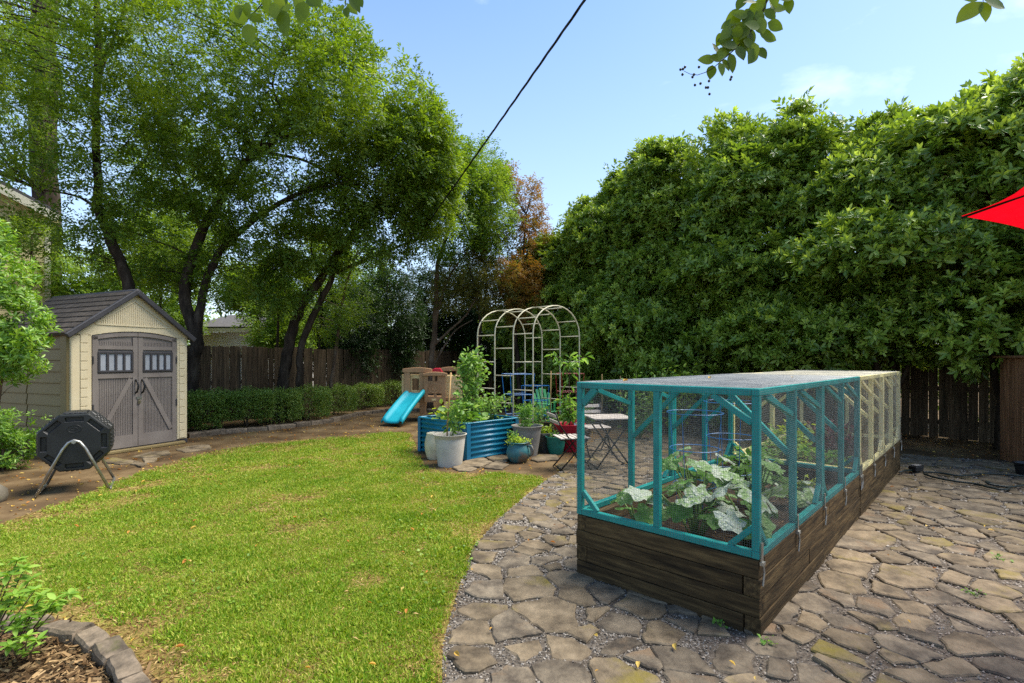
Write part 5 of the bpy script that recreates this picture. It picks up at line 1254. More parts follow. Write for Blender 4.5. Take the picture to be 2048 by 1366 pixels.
leafplant('tomato_plant', 'bushy tomato plant at the right end of the blue planter', bp(.86, .42), st, 34, .035, .075, M['vine'], leaf2(.55), sprd=.07)
st = [[Vector((0, 0, 0)), Vector((random.uniform(-.3, .3), random.uniform(-.3, .3), random.uniform(.15, .3)))] for i in range(9)]
leafplant('lettuce_plant', 'low lettuce seedlings along the left wall of the blue planter', bp(.28, .86), st, 8, .06, .1, M['lime'], leaf4(.7), sprd=.04)
leafplant('pepper_plant', 'small pepper plant at the back of the blue planter', bp(.75, .95), [[Vector((0, 0, 0)), Vector((random.uniform(-.2, .2), random.uniform(-.2, .2), random.uniform(.2, .45)))] for i in range(9)], 22, .05, .09, M['herb'], leaf4(.5), sprd=.06)

# ------------------------------------------------------------------ pots and what grows in them
def pot(name, label, cat, base, prof, m, soil_z, soil_r, handle=None):
    root = thing(name, label, cat, base); MB().lathe(prof, 36).build('body', m, root, auto=40)
    if soil_r: MB().lathe([(.0001, soil_z + .01), (soil_r * .6, soil_z + .006), (soil_r, soil_z)][::-1], 24).build('soil', M['bedsoil'], root)
    return root
def tapered(r0, r1, h, rim=.03, t=.012): return [(.0001, 0), (r0, 0), (r0 + .004, .02), (r0 + (r1 - r0) * .82, h - rim * 2.2), (r1 - .012, h - rim * 2), (r1 - .004, h - rim * 1.6), (r1, h - rim * .8), (r1 + .014, h - .01), (r1 + .016, h), (r1, h + .002), (r1 - t, h - .012), (r1 - t - .012, h - .10), (.0001, h - .12)]
p1 = G(897, 936) + Vector((0, .17, 0)); pot('planter_pot', 'large white grey plastic pot in front of the blue planter corner', 'pot', p1, tapered(.17, .225, .45), M['greypot'], .37, .20)
st = [[Vector((random.uniform(-.06, .06), random.uniform(-.06, .06), 0)), Vector((random.uniform(-.02, .2), random.uniform(-.1, .1), random.uniform(.3, .5))), Vector((random.uniform(.0, .25), random.uniform(-.1, .1), random.uniform(.35, .75)))] for i in range(7)]
leafplant('bean_plant', 'leafy bean plant growing in the large white grey pot', p1 + Vector((.03, 0, .36)), st, 22, .045, .09, M['vine'], leaf4(.75), sprd=.06)
MB_ = MB().tube([Vector((0, 0, 0)), Vector((.03, 0, .6)), Vector((.07, .0, 1.2))], .012, 7)
tag(MB_.build('garden_stake', M['bamboo'], None, True, loc=p1 + Vector((-.06, .02, .12))), 'brown wooden stake leaning in the white grey pot', 'stake')
p2 = G(868, 921) + Vector((0, .14, 0)); pot('ceramic_pot', 'cream glazed barrel pot tucked left of the white grey pot', 'pot', p2, [(.0001, 0), (.115, 0), (.135, .04), (.158, .14), (.162, .22), (.152, .31), (.132, .37), (.135, .39), (.128, .395), (.115, .38), (.0001, .33)], M['creampot'], .3, 0)
p3 = G(1037, 928) + Vector((0, .14, 0)); j = pot('jug_pot', 'round teal and brown glazed jug pot with a side handle', 'pot', p3, [(.0001, 0), (.10, 0), (.125, .02), (.165, .08), (.178, .14), (.168, .20), (.14, .245), (.132, .265), (.145, .285), (.158, .295), (.152, .302), (.135, .29), (.12, .26), (.0001, .25)], M['jug'], .265, .125)
MB().tube([(.13, -.06, .25), (.19, -.085, .245), (.215, -.10, .19), (.20, -.09, .13), (.16, -.07, .10)], .016, 8).build('handle', M['jug'], j, True)
st = [[Vector((random.gauss(0, .05), random.gauss(0, .05), 0)), Vector((random.uniform(-.13, .13), random.uniform(-.13, .13), random.uniform(.02, .12)))] for i in range(22)]
leafplant('creeping_plant', 'lime green creeping plant filling the glazed jug pot', p3 + Vector((0, 0, .26)), st, 20, .018, .034, M['lime'], leaf2(.8), sprd=.03)
st = [[Vector((random.gauss(0, .05), random.gauss(0, .05), 0)), Vector((random.uniform(-.10, .02), random.uniform(-.05, .05), random.uniform(.1, .18)))] for i in range(8)]
leafplant('herb_plant', 'feathery green herb standing at the back of the jug pot', p3 + Vector((-.03, .04, .27)), st, 18, .025, .05, M['herb'], leaf2(.3), sprd=.02)
p4 = G(1055, 914) + Vector((0, .16, 0)); pot('planter_pot', 'tall grey plastic pot behind the glazed jug pot', 'pot', p4, tapered(.16, .235, .47), M['midgrey'], .39, .21)
st = [[Vector((random.gauss(0, .05), random.gauss(0, .05), 0)), Vector((random.uniform(-.1, .1), random.uniform(-.1, .1), random.uniform(.2, .3))), Vector((random.uniform(-.15, .15), random.uniform(-.12, .12), random.uniform(.32, .48)))] for i in range(13)]
leafplant('tarragon_plant', 'upright narrow leaved herb growing in the tall grey pot', p4 + Vector((-.02, -.05, .36)), st, 42, .045, .085, M['herb'], leaf2(.22, .03, .15), sprd=.025)
p5 = G(1089, 908) + Vector((.02, .2, 0)); root = thing('square_pot', 'dark grey square pot between the grey pot and the green pot', 'pot', p5, R(30))
mb = MB(); mb.add([(-.11, -.11, 0), (.11, -.11, 0), (.11, .11, 0), (-.11, .11, 0), (-.14, -.14, .31), (.14, -.14, .31), (.14, .14, .31), (-.14, .14, .31)], [(0, 3, 2, 1), (0, 1, 5, 4), (1, 2, 6, 5), (2, 3, 7, 6), (3, 0, 4, 7)]); mb.build('body', M['dkpot'], root)
for s in ((0, -.14, .29, .29, .02), (0, .14, .29, .29, .02), (-.14, 0, .02, .02, .25), (.14, 0, .02, .02, .25)): MB().box((s[0], s[1], .30), (s[3] if s[4] < .1 else .02, .02 if s[4] < .1 else .25, .04)).build('rim', M['dkpot'], root, bevel=.004)
MB().box((0, 0, .26), (.26, .26, .02)).build('soil', M['bedsoil'], root)
leafplant('strawberry_plant', 'pale green leafy plant in the dark square pot', p5 + Vector((0, 0, .27)), [[Vector((0, 0, 0)), Vector((random.uniform(-.16, .16), random.uniform(-.14, .14), random.uniform(.08, .2)))] for i in range(12)], 8, .04, .07, M['lime'], leaf4(.65), sprd=.03)
p6 = G(1113, 911) + Vector((0, .13, 0)); pot('green_pot', 'squat dark green plastic pot beside the red pot', 'pot', p6, [(.0001, 0), (.10, 0), (.115, .03), (.14, .14), (.15, .24), (.165, .27), (.168, .285), (.155, .285), (.14, .25), (.0001, .23)], M['greenpot'], .245, .135)
leafplant('mint_plant', 'few small green shoots in the dark green pot', p6 + Vector((0, 0, .245)), [[Vector((0, 0, 0)), Vector((random.uniform(-.12, .1), random.uniform(-.1, .1), random.uniform(.05, .16)))] for i in range(7)], 8, .025, .045, M['herb'], sprd=.02)
p7 = G(1140, 906) + Vector((.01, .2, 0)); pot('red_pot', 'large bright red plastic pot behind the folding chair', 'pot', p7, tapered(.16, .26, .45, .04), M['redpot'], .38, .235)
st = [[Vector((0, 0, 0)), Vector((.01, 0, .4)), Vector((-.01, 0, .8)), Vector((0, 0, 1.08))], [Vector((0, 0, .9)), Vector((-.14, 0, 1.12)), Vector((-.26, -.02, 1.22))], [Vector((0, 0, .92)), Vector((.12, 0, 1.1)), Vector((.24, 0, 1.17))], [Vector((0, 0, 1.0)), Vector((.03, .05, 1.2))]] + [[Vector((0, 0, .1)), Vector((random.uniform(-.16, .16), random.uniform(-.12, .12), random.uniform(.25, .6)))] for i in range(6)]
leafplant('peach_sapling', 'young peach sapling with long drooping leaves in the red pot', p7 + Vector((.0, 0, .38)), st, 24, .08, .16, M['peach'], leaf4(.24, .04, .35), sprd=.03, droop=.35, r=.009, stemm=M['bark_pale'], tmin=.1)
fg = thing('garden_gnome', 'small white and red garden ornament on the rim of the red pot', 'ornament', p7 + Vector((.10, -.12, .40)))
M['white'] = mat('white_paint', [(206, 204, 200), (224, 222, 218)], .5, 8, bump=.05)
MB().lathe([(.0001, 0), (.036, 0), (.042, .03), (.034, .07), (.024, .085), (.0001, .09)], 14).build('body', M['white'], fg, True); MB().lathe([(.03, .08), (.028, .09), (.012, .125), (.0001, .14)], 14).build('hat', M['playred'], fg, True); MB().lathe([(.0001, .058), (.016, .066), (.02, .078), (.0001, .092)], 10, (0, -.026, 0)).build('face', M['pbeige'], fg, True)

# ------------------------------------------------------------------ garden arch
def arch():
    A = Vector((-.72, 10.6, 0)); v = Vector((.40, -.367, 0)) * .93; u = Vector((1.02, 1.10, 0)); w_ = u.length; uu = u.normalized()
    root = thing('garden_arch', 'tall cream metal tunnel arch with four hoops and ladder rungs', 'arch', A); sp = 2.02; rise = .56
    for k in range(4):
        o = v * k; pts = [o, o + Vector((0, 0, .7)), o + Vector((0, 0, 1.4)), o + Vector((0, 0, sp))]
        for i in range(1, 14): t = math.pi * i / 14; pts.append(o + uu * (w_ / 2 - w_ / 2 * math.cos(t)) + Vector((0, 0, sp + rise * math.sin(t))))
        pts += [o + u + Vector((0, 0, z)) for z in (sp, 1.4, .7, 0)]
        MB().tube(pts, .0135, 8).build('hoop', M['arch'], root, True)
    def P(t, o): return o + uu * (w_ / 2 - w_ / 2 * math.cos(t)) + Vector((0, 0, sp + rise * math.sin(t)))
    for k in range(3):
        off = 0 if k % 2 == 0 else -.27
        for z in (2.0, 1.46, .92, .38):
            for base in (Vector(), u):
                a = v * k + base + Vector((0, 0, z + off)); b = a + v
                if z + off > .1: MB().tube([a, b], .011, 6).build('rung', M['arch'], root, True)
        for t in ((.55, 1.3, 1.85, 2.6) if k % 2 == 0 else (.25, .95, 2.2, 2.9)): MB().tube([P(t, v * k), P(t, v * (k + 1))], .011, 6).build('rung', M['arch'], root, True)
arch()

# ------------------------------------------------------------------ things under and beside the arch
def wire_cage(name, label, base, h, r0, r1, m, rings=4, sq=False, group=None, rot=0.0, wr=.0035):
    root = thing(name, label, 'plant cage', base, rot, group); n = 4 if sq else 28
    def ring(z, r_): return [Vector((r_ * math.cos(2 * math.pi * i / n + .785), r_ * math.sin(2 * math.pi * i / n + .785), z)) for i in range(n)]
    for i in range(rings):
        t = (i + 1) / rings; MB().tube(ring(h * t, r0 + (r1 - r0) * t), wr, 5, closed=True).build('ring', m, root)
    for i in range(4):
        a = math.pi / 2 * i + .785; MB().tube([(r0 * math.cos(a), r0 * math.sin(a), 0), (r1 * math.cos(a), r1 * math.sin(a), h)], wr, 5).build('leg', m, root)
    return root
wire_cage('tomato_cage', 'square blue tomato cage under the left side of the arch', (.12, 10.2, 0), 1.22, .22, .36, M['bluewire'], 3, True, rot=R(20), wr=.007)
wire_cage('tomato_cage', 'lower square blue tomato cage in front of the green chair', (.5, 10.9, 0), .95, .2, .3, M['bluewire'], 3, True, rot=R(50), wr=.007)
wire_cage('tomato_cage', 'square red tomato cage to the right of the green chair', (1.28, 11.3, 0), 1.2, .26, .36, M['redwire'], 3, True, rot=R(10), wr=.007)
def tstake(px, y0, d, tilt, lab, h0=0.0):
    top = W(px, y0, d); MBx = MB().tube([Vector((0, 0, 0)), Vector((tilt * .5, 0, top.z * .5)), Vector((tilt, 0, top.z))], .010, 7)
    tag(MBx.build('garden_stake', M['bamboo'], None, True, loc=(top.x - tilt, d, h0)), lab, 'stake', 'garden stakes')
tstake(1102, 742, 10.4, .02, 'bamboo stake standing between the green chair and the red cage')
tstake(1204, 748, 10.8, .0, 'thin bamboo stake seen above the cage roof near its left corner'); tstake(1241, 752, 11.0, .0, 'thin bamboo stake second from the left above the cage roof')
def adirondack(base, rot):
    root = thing('adirondack_chair', 'small light green slatted adirondack chair under the arch', 'chair', base, rot); m = M['greenplas']
    for i in range(5):
        t = (i - 2) / 2; h = .56 - .12 * t * t
        M4 = Matrix.Translation((t * .19, .26, .30)) @ Matrix.Rotation(R(-18), 4, 'X') @ Matrix.Rotation(R(4 * t), 4, 'Y'); MB().box((0, 0, h / 2), (.082, .02, h)).build('back_slat', m, root, bevel=.01, seg=2, mat4=M4)
    for i in range(5): MB().box((0, -.20 + i * .1, .33 - i * .018), (.46, .085, .02)).build('seat_slat', m, root, bevel=.006)
    for s in (-1, 1):
        MB().box((s * .29, -.02, .50), (.11, .56, .022)).build('armrest', m, root, bevel=.01, seg=2); MB().box((s * .27, -.22, .25), (.05, .07, .50)).build('front_leg', m, root, bevel=.008); MB().beam((s * .25, -.22, .32), (s * .25, .42, .06), .03, .09).build('rear_leg', m, root, bevel=.006); MB().box((s * .27, .22, .38), (.04, .05, .24)).build('arm_support', m, root, bevel=.006)
adirondack((.92, 11.75, 0), R(35))
root = thing('wooden_planter', 'low weathered wooden planter frame behind the grey pot', 'raised bed', (.15, 9.55, 0), R(-12))
for (c, s) in (((.62, 0, .11), (1.28, .04, .22)), ((.62, 1.0, .11), (1.28, .04, .22)), ((0, .5, .11), (.04, .96, .22)), ((1.24, .5, .11), (.04, .96, .22))): MB().box(c, s).build('plank', M['timber'], root, bevel=.005)
MB().box((.62, .5, .08), (1.2, .94, .14)).build('soil', M['bedsoil'], root)
for k, (x, y, lab) in enumerate(((.45, 10.0, 'leafy green vegetable plant under the blue cage in the wooden planter'), (1.0, 9.9, 'green bushy plant behind the dark square pot in the wooden planter'), (1.55, 10.6, 'green bushy plant left of the cage behind the red pot'))):
    leafplant('vegetable_plant', lab, (x, y, .12), [[Vector((0, 0, 0)), Vector((random.uniform(-.25, .25), random.uniform(-.2, .2), random.uniform(.25, .6)))] for i in range(10)], 16, .06, .11, M['vine'], leaf4(.6), sprd=.06)
for k, (px, py, d, h, lab) in enumerate(((1280, 760, 9.6, .75, 'tall leafy bush seen through the left part of the cage'), (1355, 800, 10.4, .7, 'yellow green bush seen through the middle of the cage'), (1440, 820, 11, .6, 'low bush seen through the right part of the cage front'))):
    leafplant('garden_bush', lab, (W(px, py, d).x, d, 0), [[Vector((0, 0, 0)), Vector((random.uniform(-.5, .5), random.uniform(-.3, .3), random.uniform(h, h + .65)))] for i in range(16)], 30, .06, .11, M['vine'] if k != 1 else M['lime'], leaf4(.5), sprd=.10)

# ------------------------------------------------------------------ folding bistro set
def bistro_chair(label, base, rot):
    root = thing('folding_chair', label, 'chair', base, rot, 'slatted folding chairs'); dm = M['darkmetal']
    for s in (-1, 1):
        MB().tube([(-.27, s * .19, .80), (-.20, s * .19, .62), (.24, s * .19, .012)], .010, 6).build('leg', dm, root, True); MB().tube([(.20, s * .165, .44), (-.20, s * .165, .012)], .010, 6).build('leg', dm, root, True)
        MB().tube([(-.20, s * .175, .43), (.22, s * .175, .44)], .008, 6).build('seat_rail', dm, root, True)
    for x in (-.18, .18): MB().tube([(x, -.17, .035 if x < 0 else .10), (x, .17, .035 if x < 0 else .10)], .007, 6).build('crossbar', dm, root, True)
    for i in range(6): MB().box((-.165 + i * .072, 0, .448), (.055, .40, .014)).build('seat_slat', M['slat'], root, bevel=.003)
    for z in (.66, .75): MB().box((-.215 - (z - .62) * .42, 0, z), (.014, .40, .052), Matrix.Rotation(R(-22), 3, 'Y')).build('back_slat', M['slat'], root, bevel=.003)
bistro_chair('folding slatted chair beside the red pot, seen from its side', (.80, 6.98, .0), R(12))
bistro_chair('folding slatted chair behind the bistro table, seen through the mesh', (1.32, 8.05, 0), R(-78))
def table():
    root = thing('folding_table', 'square slatted folding table seen through the cage mesh', 'table', (1.36, 7.15, 0), R(8)); dm = M['darkmetal']
    for i in range(8): MB().box((0, -.265 + i * .076, .70), (.58, .062, .018)).build('top_slat', M['slat'], root, bevel=.003)
    for y in (-.25, .25):
        MB().tube([(-.25, y, .685), (.25, y, .012)], .011, 6).build('leg', dm, root, True); MB().tube([(.25, y * .9, .685), (-.25, y * .9, .012)], .011, 6).build('leg', dm, root, True)
    for x in (-.22, .22): MB().tube([(x, -.28, .683), (x, .28, .683)], .011, 6).build('rail', dm, root, True)
    for x in (-.235, .235): MB().tube([(x, -.25, .035), (x, .25, .035)], .008, 6).build('crossbar', dm, root, True)
table()

# ------------------------------------------------------------------ timber beds
BW, BH, TT, NC = 1.21, .42, .085, 4
def timber_bed(label, b0, b1, near):
    root = thing('timber_bed', label, 'raised bed', (BOX_N + BE2 * b0).to_3d(), BOX_ROT); Ln = b1 - b0; ch = BH / NC
    def tb(p0, p1, z, along_x):
        l = abs(p1 - p0) - .004; h = ch - .004
        return l, h
    for i in range(NC):
        z = BH - (i + .5) * ch; even = i % 2 == 0; j = lambda: random.gauss(0, .0022)
        # local x runs along the bed, local y across its width; the near end is x = 0
        def put(cx, cy, l, rot, name='timber'):
            o = MB().box((0, 0, 0), (l - .004, TT, ch - .004)).build(name, M['timber'], root, bevel=.004, seg=2); o.location = (cx + j(), cy + j(), z); o.rotation_euler = (0, 0, rot)
        l = BW - TT; put(TT / 2, (l / 2 if even else TT + l / 2), l, R(90)); put(Ln - TT / 2, (l / 2 + TT if even else l / 2), l, R(90))
        # right long side (y = 0) and left long side (y = BW), in two lengths
        for side, y in ((0, TT / 2), (1, BW - TT / 2)):
            a = TT if (even == (side == 0)) else 0.0; e = Ln - (TT if (even != (side == 0)) else 0.0); cut = random.uniform(.35, .65) * Ln if i != 3 else Ln * .5
            put((a + cut) / 2, y, cut - a, 0); put((cut + e) / 2, y, e - cut, 0)
    MB().box((Ln / 2, BW / 2, .16), (Ln - 2 * TT - .01, BW - 2 * TT - .01, .30)).build('soil', M['bedsoil'], root)
    return root
timber_bed('near timber raised bed of dark stacked boards under the teal cage', 0, 2.84, True)
timber_bed('far timber raised bed of browner boards under the pale yellow cage', 2.86, 5.69, False)

# ------------------------------------------------------------------ wire cages
ZB, ZT = .423, 1.345
def mesh_grid(o, u, v, lu, lv, step=.0127, r=.00062, sag=0.0):
    """woven square wire: every wire a thin three sided rod"""
    o, u, v = Vector(o), Vector(u), Vector(v); n = u.cross(v); V, Fc = [], []
    def rod(p, q):
        d = (q - p).normalized(); s = n.cross(d); b = len(V)
        for c in (p, q):
            for a in (0, 2.094, 4.189): V.append(c + n * r * math.cos(a) + s * r * math.sin(a))
        for a in range(3): Fc.append((b + a, b + (a + 1) % 3, b + 3 + (a + 1) % 3, b + 3 + a))
    seg = 6
    def P(a, b):
        w_ = mnoise.noise(Vector((a * 2.2 + o.x, b * 2.2 + o.y, o.z))) * sag
        return o + u * a + v * b + n * w_
    for i in range(int(lu / step) + 1):
        a = i * step
        if sag:
            for q in range(seg): rod(P(a, lv * q / seg), P(a, lv * (q + 1) / seg))
        else: rod(o + u * a, o + u * a + v * lv)
    for i in range(int(lv / step) + 1):
        b = i * step
        if sag:
            for q in range(seg * 2): rod(P(lu * q / seg / 2, b), P(lu * (q + 1) / seg / 2, b))
        else: rod(o + v * b, o + v * b + u * lu)
    return np.array([tuple(p) for p in V]), np.array(Fc)
def cage(label, b0, b1, m, wm, near, far):
    root = thing('wire_cage', label, 'garden cage', (BOX_N + BE2 * b0).to_3d(), BOX_ROT); Ln = b1 - b0; s = .040; q = .709; np_ = int(round(Ln / q))
    def bm(name, p0, p1, w1=s, w2=s, up=(0, 0, 1)): return MB().beam(p0, p1, w1, w2, up).build(name, m, root, bevel=.003)
    zb, zt = ZB + s / 2, ZT - s / 2; m_ = .022                                 # inset of the post centres
    y0, y1 = m_, BW - m_
    ends = [0, Ln / 2 if np_ == 4 else None, Ln]
    for i in range(np_ + 1):
        x = min(max(i * q, m_), Ln - m_)
        xs = [x]
        if i == 2: xs = [Ln / 2 - .0215, Ln / 2 + .0215]
        for x in xs:
            for y in (y0, y1): bm('post', (x, y, ZB + s + .001), (x, y, ZT - s - .001), s if i != 2 else .040, s, (0, 1, 0))
        if 0 < i < np_:
            x = xs[0]
            bm('cross_beam', (x + (.045 if i == 2 else 0), y0 + s / 2 + .001, zt), (x + (.045 if i == 2 else 0), y1 - s / 2 - .001, zt), .038, .038)
            for (ya, yb) in ((y0 + s / 2, y0 + .42), (y1 - s / 2, y1 - .42)): bm('brace', (x, ya, ZB + .47), (x, yb, ZT - s - .012), .034, .034)
    for y in (y0, y1):
        for (xa, xb) in ((0, Ln / 2 - .001), (Ln / 2 + .001, Ln)):
            bm('top_rail', (xa, y, zt), (xb, y, zt)); bm('bottom_rail', (xa, y, zb), (xb, y, zb))
        for x, sg in ((m_ + s / 2, 1), (Ln / 2 - .043, -1), (Ln / 2 + .043, 1), (Ln - m_ - s / 2, -1)):
            bm('gusset', (x, y, ZB + s + .12), (x + sg * .12, y, ZB + s), .032, .030)
        for i in range(np_):                                                     # slanting side struts
            bm('brace', (i * q + .15, y, ZT - s - .004), ((i + 1) * q - .03, y, ZT - .19), .026, .034)
    for x, do in ((m_, True), (Ln - m_, True)):
        bm('top_rail', (x, y0 + s / 2 + .001, zt), (x, y1 - s / 2 - .001, zt)); bm('bottom_rail', (x, y0 + s / 2 + .001, zb), (x, y1 - s / 2 - .001, zb)); bm('post', (x, BW / 2, ZB + s + .001), (x, BW / 2, ZT - s - .001), s, s, (0, 1, 0))
        for (ya, sg) in ((y0 + s / 2, 1), (y1 - s / 2, -1)):
            bm('gusset', (x, ya, ZB + s + .12), (x, ya + sg * .12, ZB + s), .030, .032); 
        bm('gusset', (x, y1 - s / 2, ZT - s - .11), (x, y1 - s / 2 - .11, ZT - s), .030, .05)
        bm('brace', (x, y0 + s / 2, ZT - .19), (x, y0 + .24, ZT - s - .005), .030, .034)
    sag = 0.004 if near else .012
    def wm_(o, u, v, lu, lv, sg): 
        V, Fc = mesh_grid(o, u, v, lu, lv, .0127, .00055 if near else .00048, sg); ob = np_mesh('wire_mesh', V, Fc, wm, root); tag(ob, kind='stuff')
    wm_((-.0015 if near else .001, .0, ZB + .005), (0, 1, 0), (0, 0, 1), BW, ZT - ZB - .008, 0)
    if far: wm_((Ln + .0015, .0, ZB + .005), (0, 1, 0), (0, 0, 1), BW, ZT - ZB - .008, 0)
    wm_((0, -.0035, ZB + .005), (1, 0, 0), (0, 0, 1), Ln, ZT - ZB - .008, sag); wm_((0, BW + .003, ZB + .005), (1, 0, 0), (0, 0, 1), Ln, ZT - ZB - .008, sag); wm_((0, 0, ZT + .003), (1, 0, 0), (0, 1, 0), Ln, BW, sag * .5)
    for x in (.02, q, Ln / 2, 3 * q, Ln - .02):                                  # hook and staple latches
        mb = MB(); mb.box((x, -.008, ZB + .035), (.022, .006, .11)); mb.box((x, -.010, ZB - .02), (.034, .02, .018)); mb.tube([(x, -.012, ZB - .02), (x + .006, -.016, ZB - .07), (x - .004, -.012, ZB - .14)], .006, 6); mb.build('latch', M['steel'], root)
    return root
cage('teal wooden frame cage covered in fine wire mesh over the near bed', 0, 2.84, M['teal'], M['wire'], True, False)
cage('pale yellow wooden frame cage covered in wire mesh over the far bed', 2.86, 5.69, M['cream'], M['wire_y'], False, True)
# a few dead leaves lie on the cage roof
for (b, a, lab) in ((.25, .95, 'curled brown leaf on the cage roof near its left corner'), (1.2, .75, 'brown dead leaf in the middle of the teal cage roof'), (1.75, .3, 'dry leaf on the teal cage roof near its right rail')):
    p = BOX_N + BE2 * b + BE1 * a; v_, f_ = leaf4(.5, .2, .3); me = MB().add([Vector(t) * .045 for t in v_], f_).mesh('fallen_leaf'); o = link('fallen_leaf', me, M['litter'], None, (p.x, p.y, ZT + .012)); o.rotation_euler = (.2, .1, random.uniform(0, 6)); tag(o, lab, 'leaf')

# ------------------------------------------------------------------ what grows inside
m, nt, b_ = base_mat('squash_leaf'); N, L = nt.nodes.new, nt.links.new
tcn = N('ShaderNodeTexCoord'); oi = N('ShaderNodeObjectInfo'); vo = N('ShaderNodeTexVoronoi'); vo.feature = 'DISTANCE_TO_EDGE'; vo.inputs['Scale'].default_value = 3.2
nz = N('ShaderNodeTexNoise'); nz.inputs['Scale'].default_value = 2.2; nz.inputs['Detail'].default_value = 5
L(tcn.outputs['Object'], vo.inputs['Vector']); L(tcn.outputs['Object'], nz.inputs['Vector'])
ad = N('ShaderNodeMath'); ad.operation = 'MULTIPLY_ADD'; ad.inputs[1].default_value = .32; L(vo.outputs['Distance'], ad.inputs[0]); L(nz.outputs['Fac'], ad.inputs[2])
sb = N('ShaderNodeMath'); sb.operation = 'MULTIPLY_ADD'; sb.inputs[1].default_value = .55; L(oi.outputs['Random'], sb.inputs[0]); L(ad.outputs[0], sb.inputs[2])
rp_ = ramp_of(nt, [(58, 104, 34), (90, 138, 48), (128, 160, 96), (174, 186, 168)], .40, 1.12); L(sb.outputs[0], rp_.inputs[0]); L(rp_.outputs[0], b_.inputs['Base Color']); b_.inputs['Roughness'].default_value = .55  # silver mottling, plus pale sky glare painted in leaf by leaf
bpn = N('ShaderNodeBump'); bpn.inputs['Strength'].default_value = .4; bpn.inputs['Distance'].default_value = .04; L(vo.outputs['Distance'], bpn.inputs['Height']); L(bpn.outputs[0], b_.inputs['Normal'])
tr = N('ShaderNodeBsdfTranslucent'); L(rp_.outputs[0], tr.inputs[0]); ms = N('ShaderNodeMixShader'); ms.inputs[0].default_value = .3; L(b_.outputs[0], ms.inputs[1]); L(tr.outputs[0], ms.inputs[2]); L(ms.outputs[0], nt.nodes['Material Output'].inputs['Surface'])
M['squash'] = m
def squash_mesh(seed):
    mb = MB(); n = 30; rings = (.33, .66, 1.0); mb.v.append((0, 0, 0))
    for k, rr in enumerate(rings):
        for i in range(n):
            a = 2 * math.pi * i / n; lob = 1 + .16 * math.cos(5 * a) + .05 * math.cos(13 * a + seed); notch = 1 - .62 * math.exp(-((a - math.pi) / .28) ** 2)
            r_ = rr * lob * (1 - (1 - notch) * rr); z = .10 * rr * rr * math.cos(5 * a + seed) + .10 * mnoise.noise(Vector((rr * 3 * math.cos(a), rr * 3 * math.sin(a), seed))) - .16 * rr * rr * (1 + .5 * math.cos(a))
            mb.v.append((r_ * math.cos(a) + .25 * rr, r_ * math.sin(a), z))
    for i in range(n): mb.f.append((0, 1 + i, 1 + (i + 1) % n))
    for k in range(2):
        for i in range(n): a, b = 1 + k * n, 1 + (k + 1) * n; mb.f.append((a + i, b + i, b + (i + 1) % n, a + (i + 1) % n))
    me = mb.mesh('leaf', True); me.materials.append(M['squash']); return me
SQ = [squash_mesh(s) for s in (1.3, 4.1, 7.7, 9.2)]
def BP3(b, a, z=0.0): p = BOX_N + BE2 * b + BE1 * a; return Vector((p.x, p.y, z))
for (b, a, nl, hh, lab) in ((.22, .86, 8, .34, 'squash plant with silvery, glare-painted leaves behind the left front mesh'), (.28, .48, 13, .44, 'squash plant right of the middle front post'), (.42, .20, 12, .42, 'squash plant in the near right corner of the teal cage'), (.80, .72, 14, .50, 'squash plant growing through the nearer blue wire ring'), (.95, .32, 14, .50, 'squash plant against the right mesh between the first posts'), (1.42, .52, 12, .40, 'squash plant by the second blue wire ring'), (1.6, .22, 6, .22, 'small squash plant at the second right panel')):
    base = BP3(b, a, .31); root = thing('squash_plant', lab, 'plant', base, 0, 'squash plants inside the teal cage')
    for k in range(nl):
        an = k * 2.4 + random.uniform(-.4, .4); rr = random.uniform(.06, .30); h = hh * random.uniform(.45, 1.0)
        tip = Vector((rr * math.cos(an), rr * math.sin(an), h)); t2 = base + tip; bb = (t2.to_2d() - BOX_N).dot(BE2); aa = (t2.to_2d() - BOX_N).dot(BE1)
        bb2, aa2 = min(max(bb, .14), 2.7), min(max(aa, .13), 1.08); t2 = BP3(bb2, aa2, t2.z); tip = t2 - base
        MB().tube([(0, 0, 0), tip * .45 + Vector((0, 0, h * .18)), tip], [.008, .006, .005], 5).build('stem', M['greenstem'], root, True)
        s = random.uniform(.065, .108); m4 = Matrix.Translation(tip) @ Matrix.Rotation(an, 4, 'Z') @ Matrix.Rotation(R(random.uniform(0, 38)), 4, 'Y') @ Matrix.Rotation(random.gauss(0, .25), 4, 'X') @ Matrix.Scale(s, 4)
        link('leaf', random.choice(SQ), None, root, mat4=m4)
wire_cage('tomato_cage', 'nearer round blue wire tomato cage among the squash', BP3(.78, .70, .31), .80, .13, .20, M['bluewire'], 3, wr=.0026)
wire_cage('tomato_cage', 'farther round blue wire tomato cage among the squash', BP3(1.34, .64, .31), .85, .14, .21, M['bluewire'], 3, wr=.0026)
leafplant('basil_plant', 'small yellow green plant on the bare soil at the second right panel', BP3(1.95, .3, .31), [[Vector((0, 0, 0)), Vector((random.uniform(-.12, .12), random.uniform(-.12, .12), random.uniform(.08, .2)))] for i in range(9)], 12, .03, .06, M['lime'], sprd=.03)
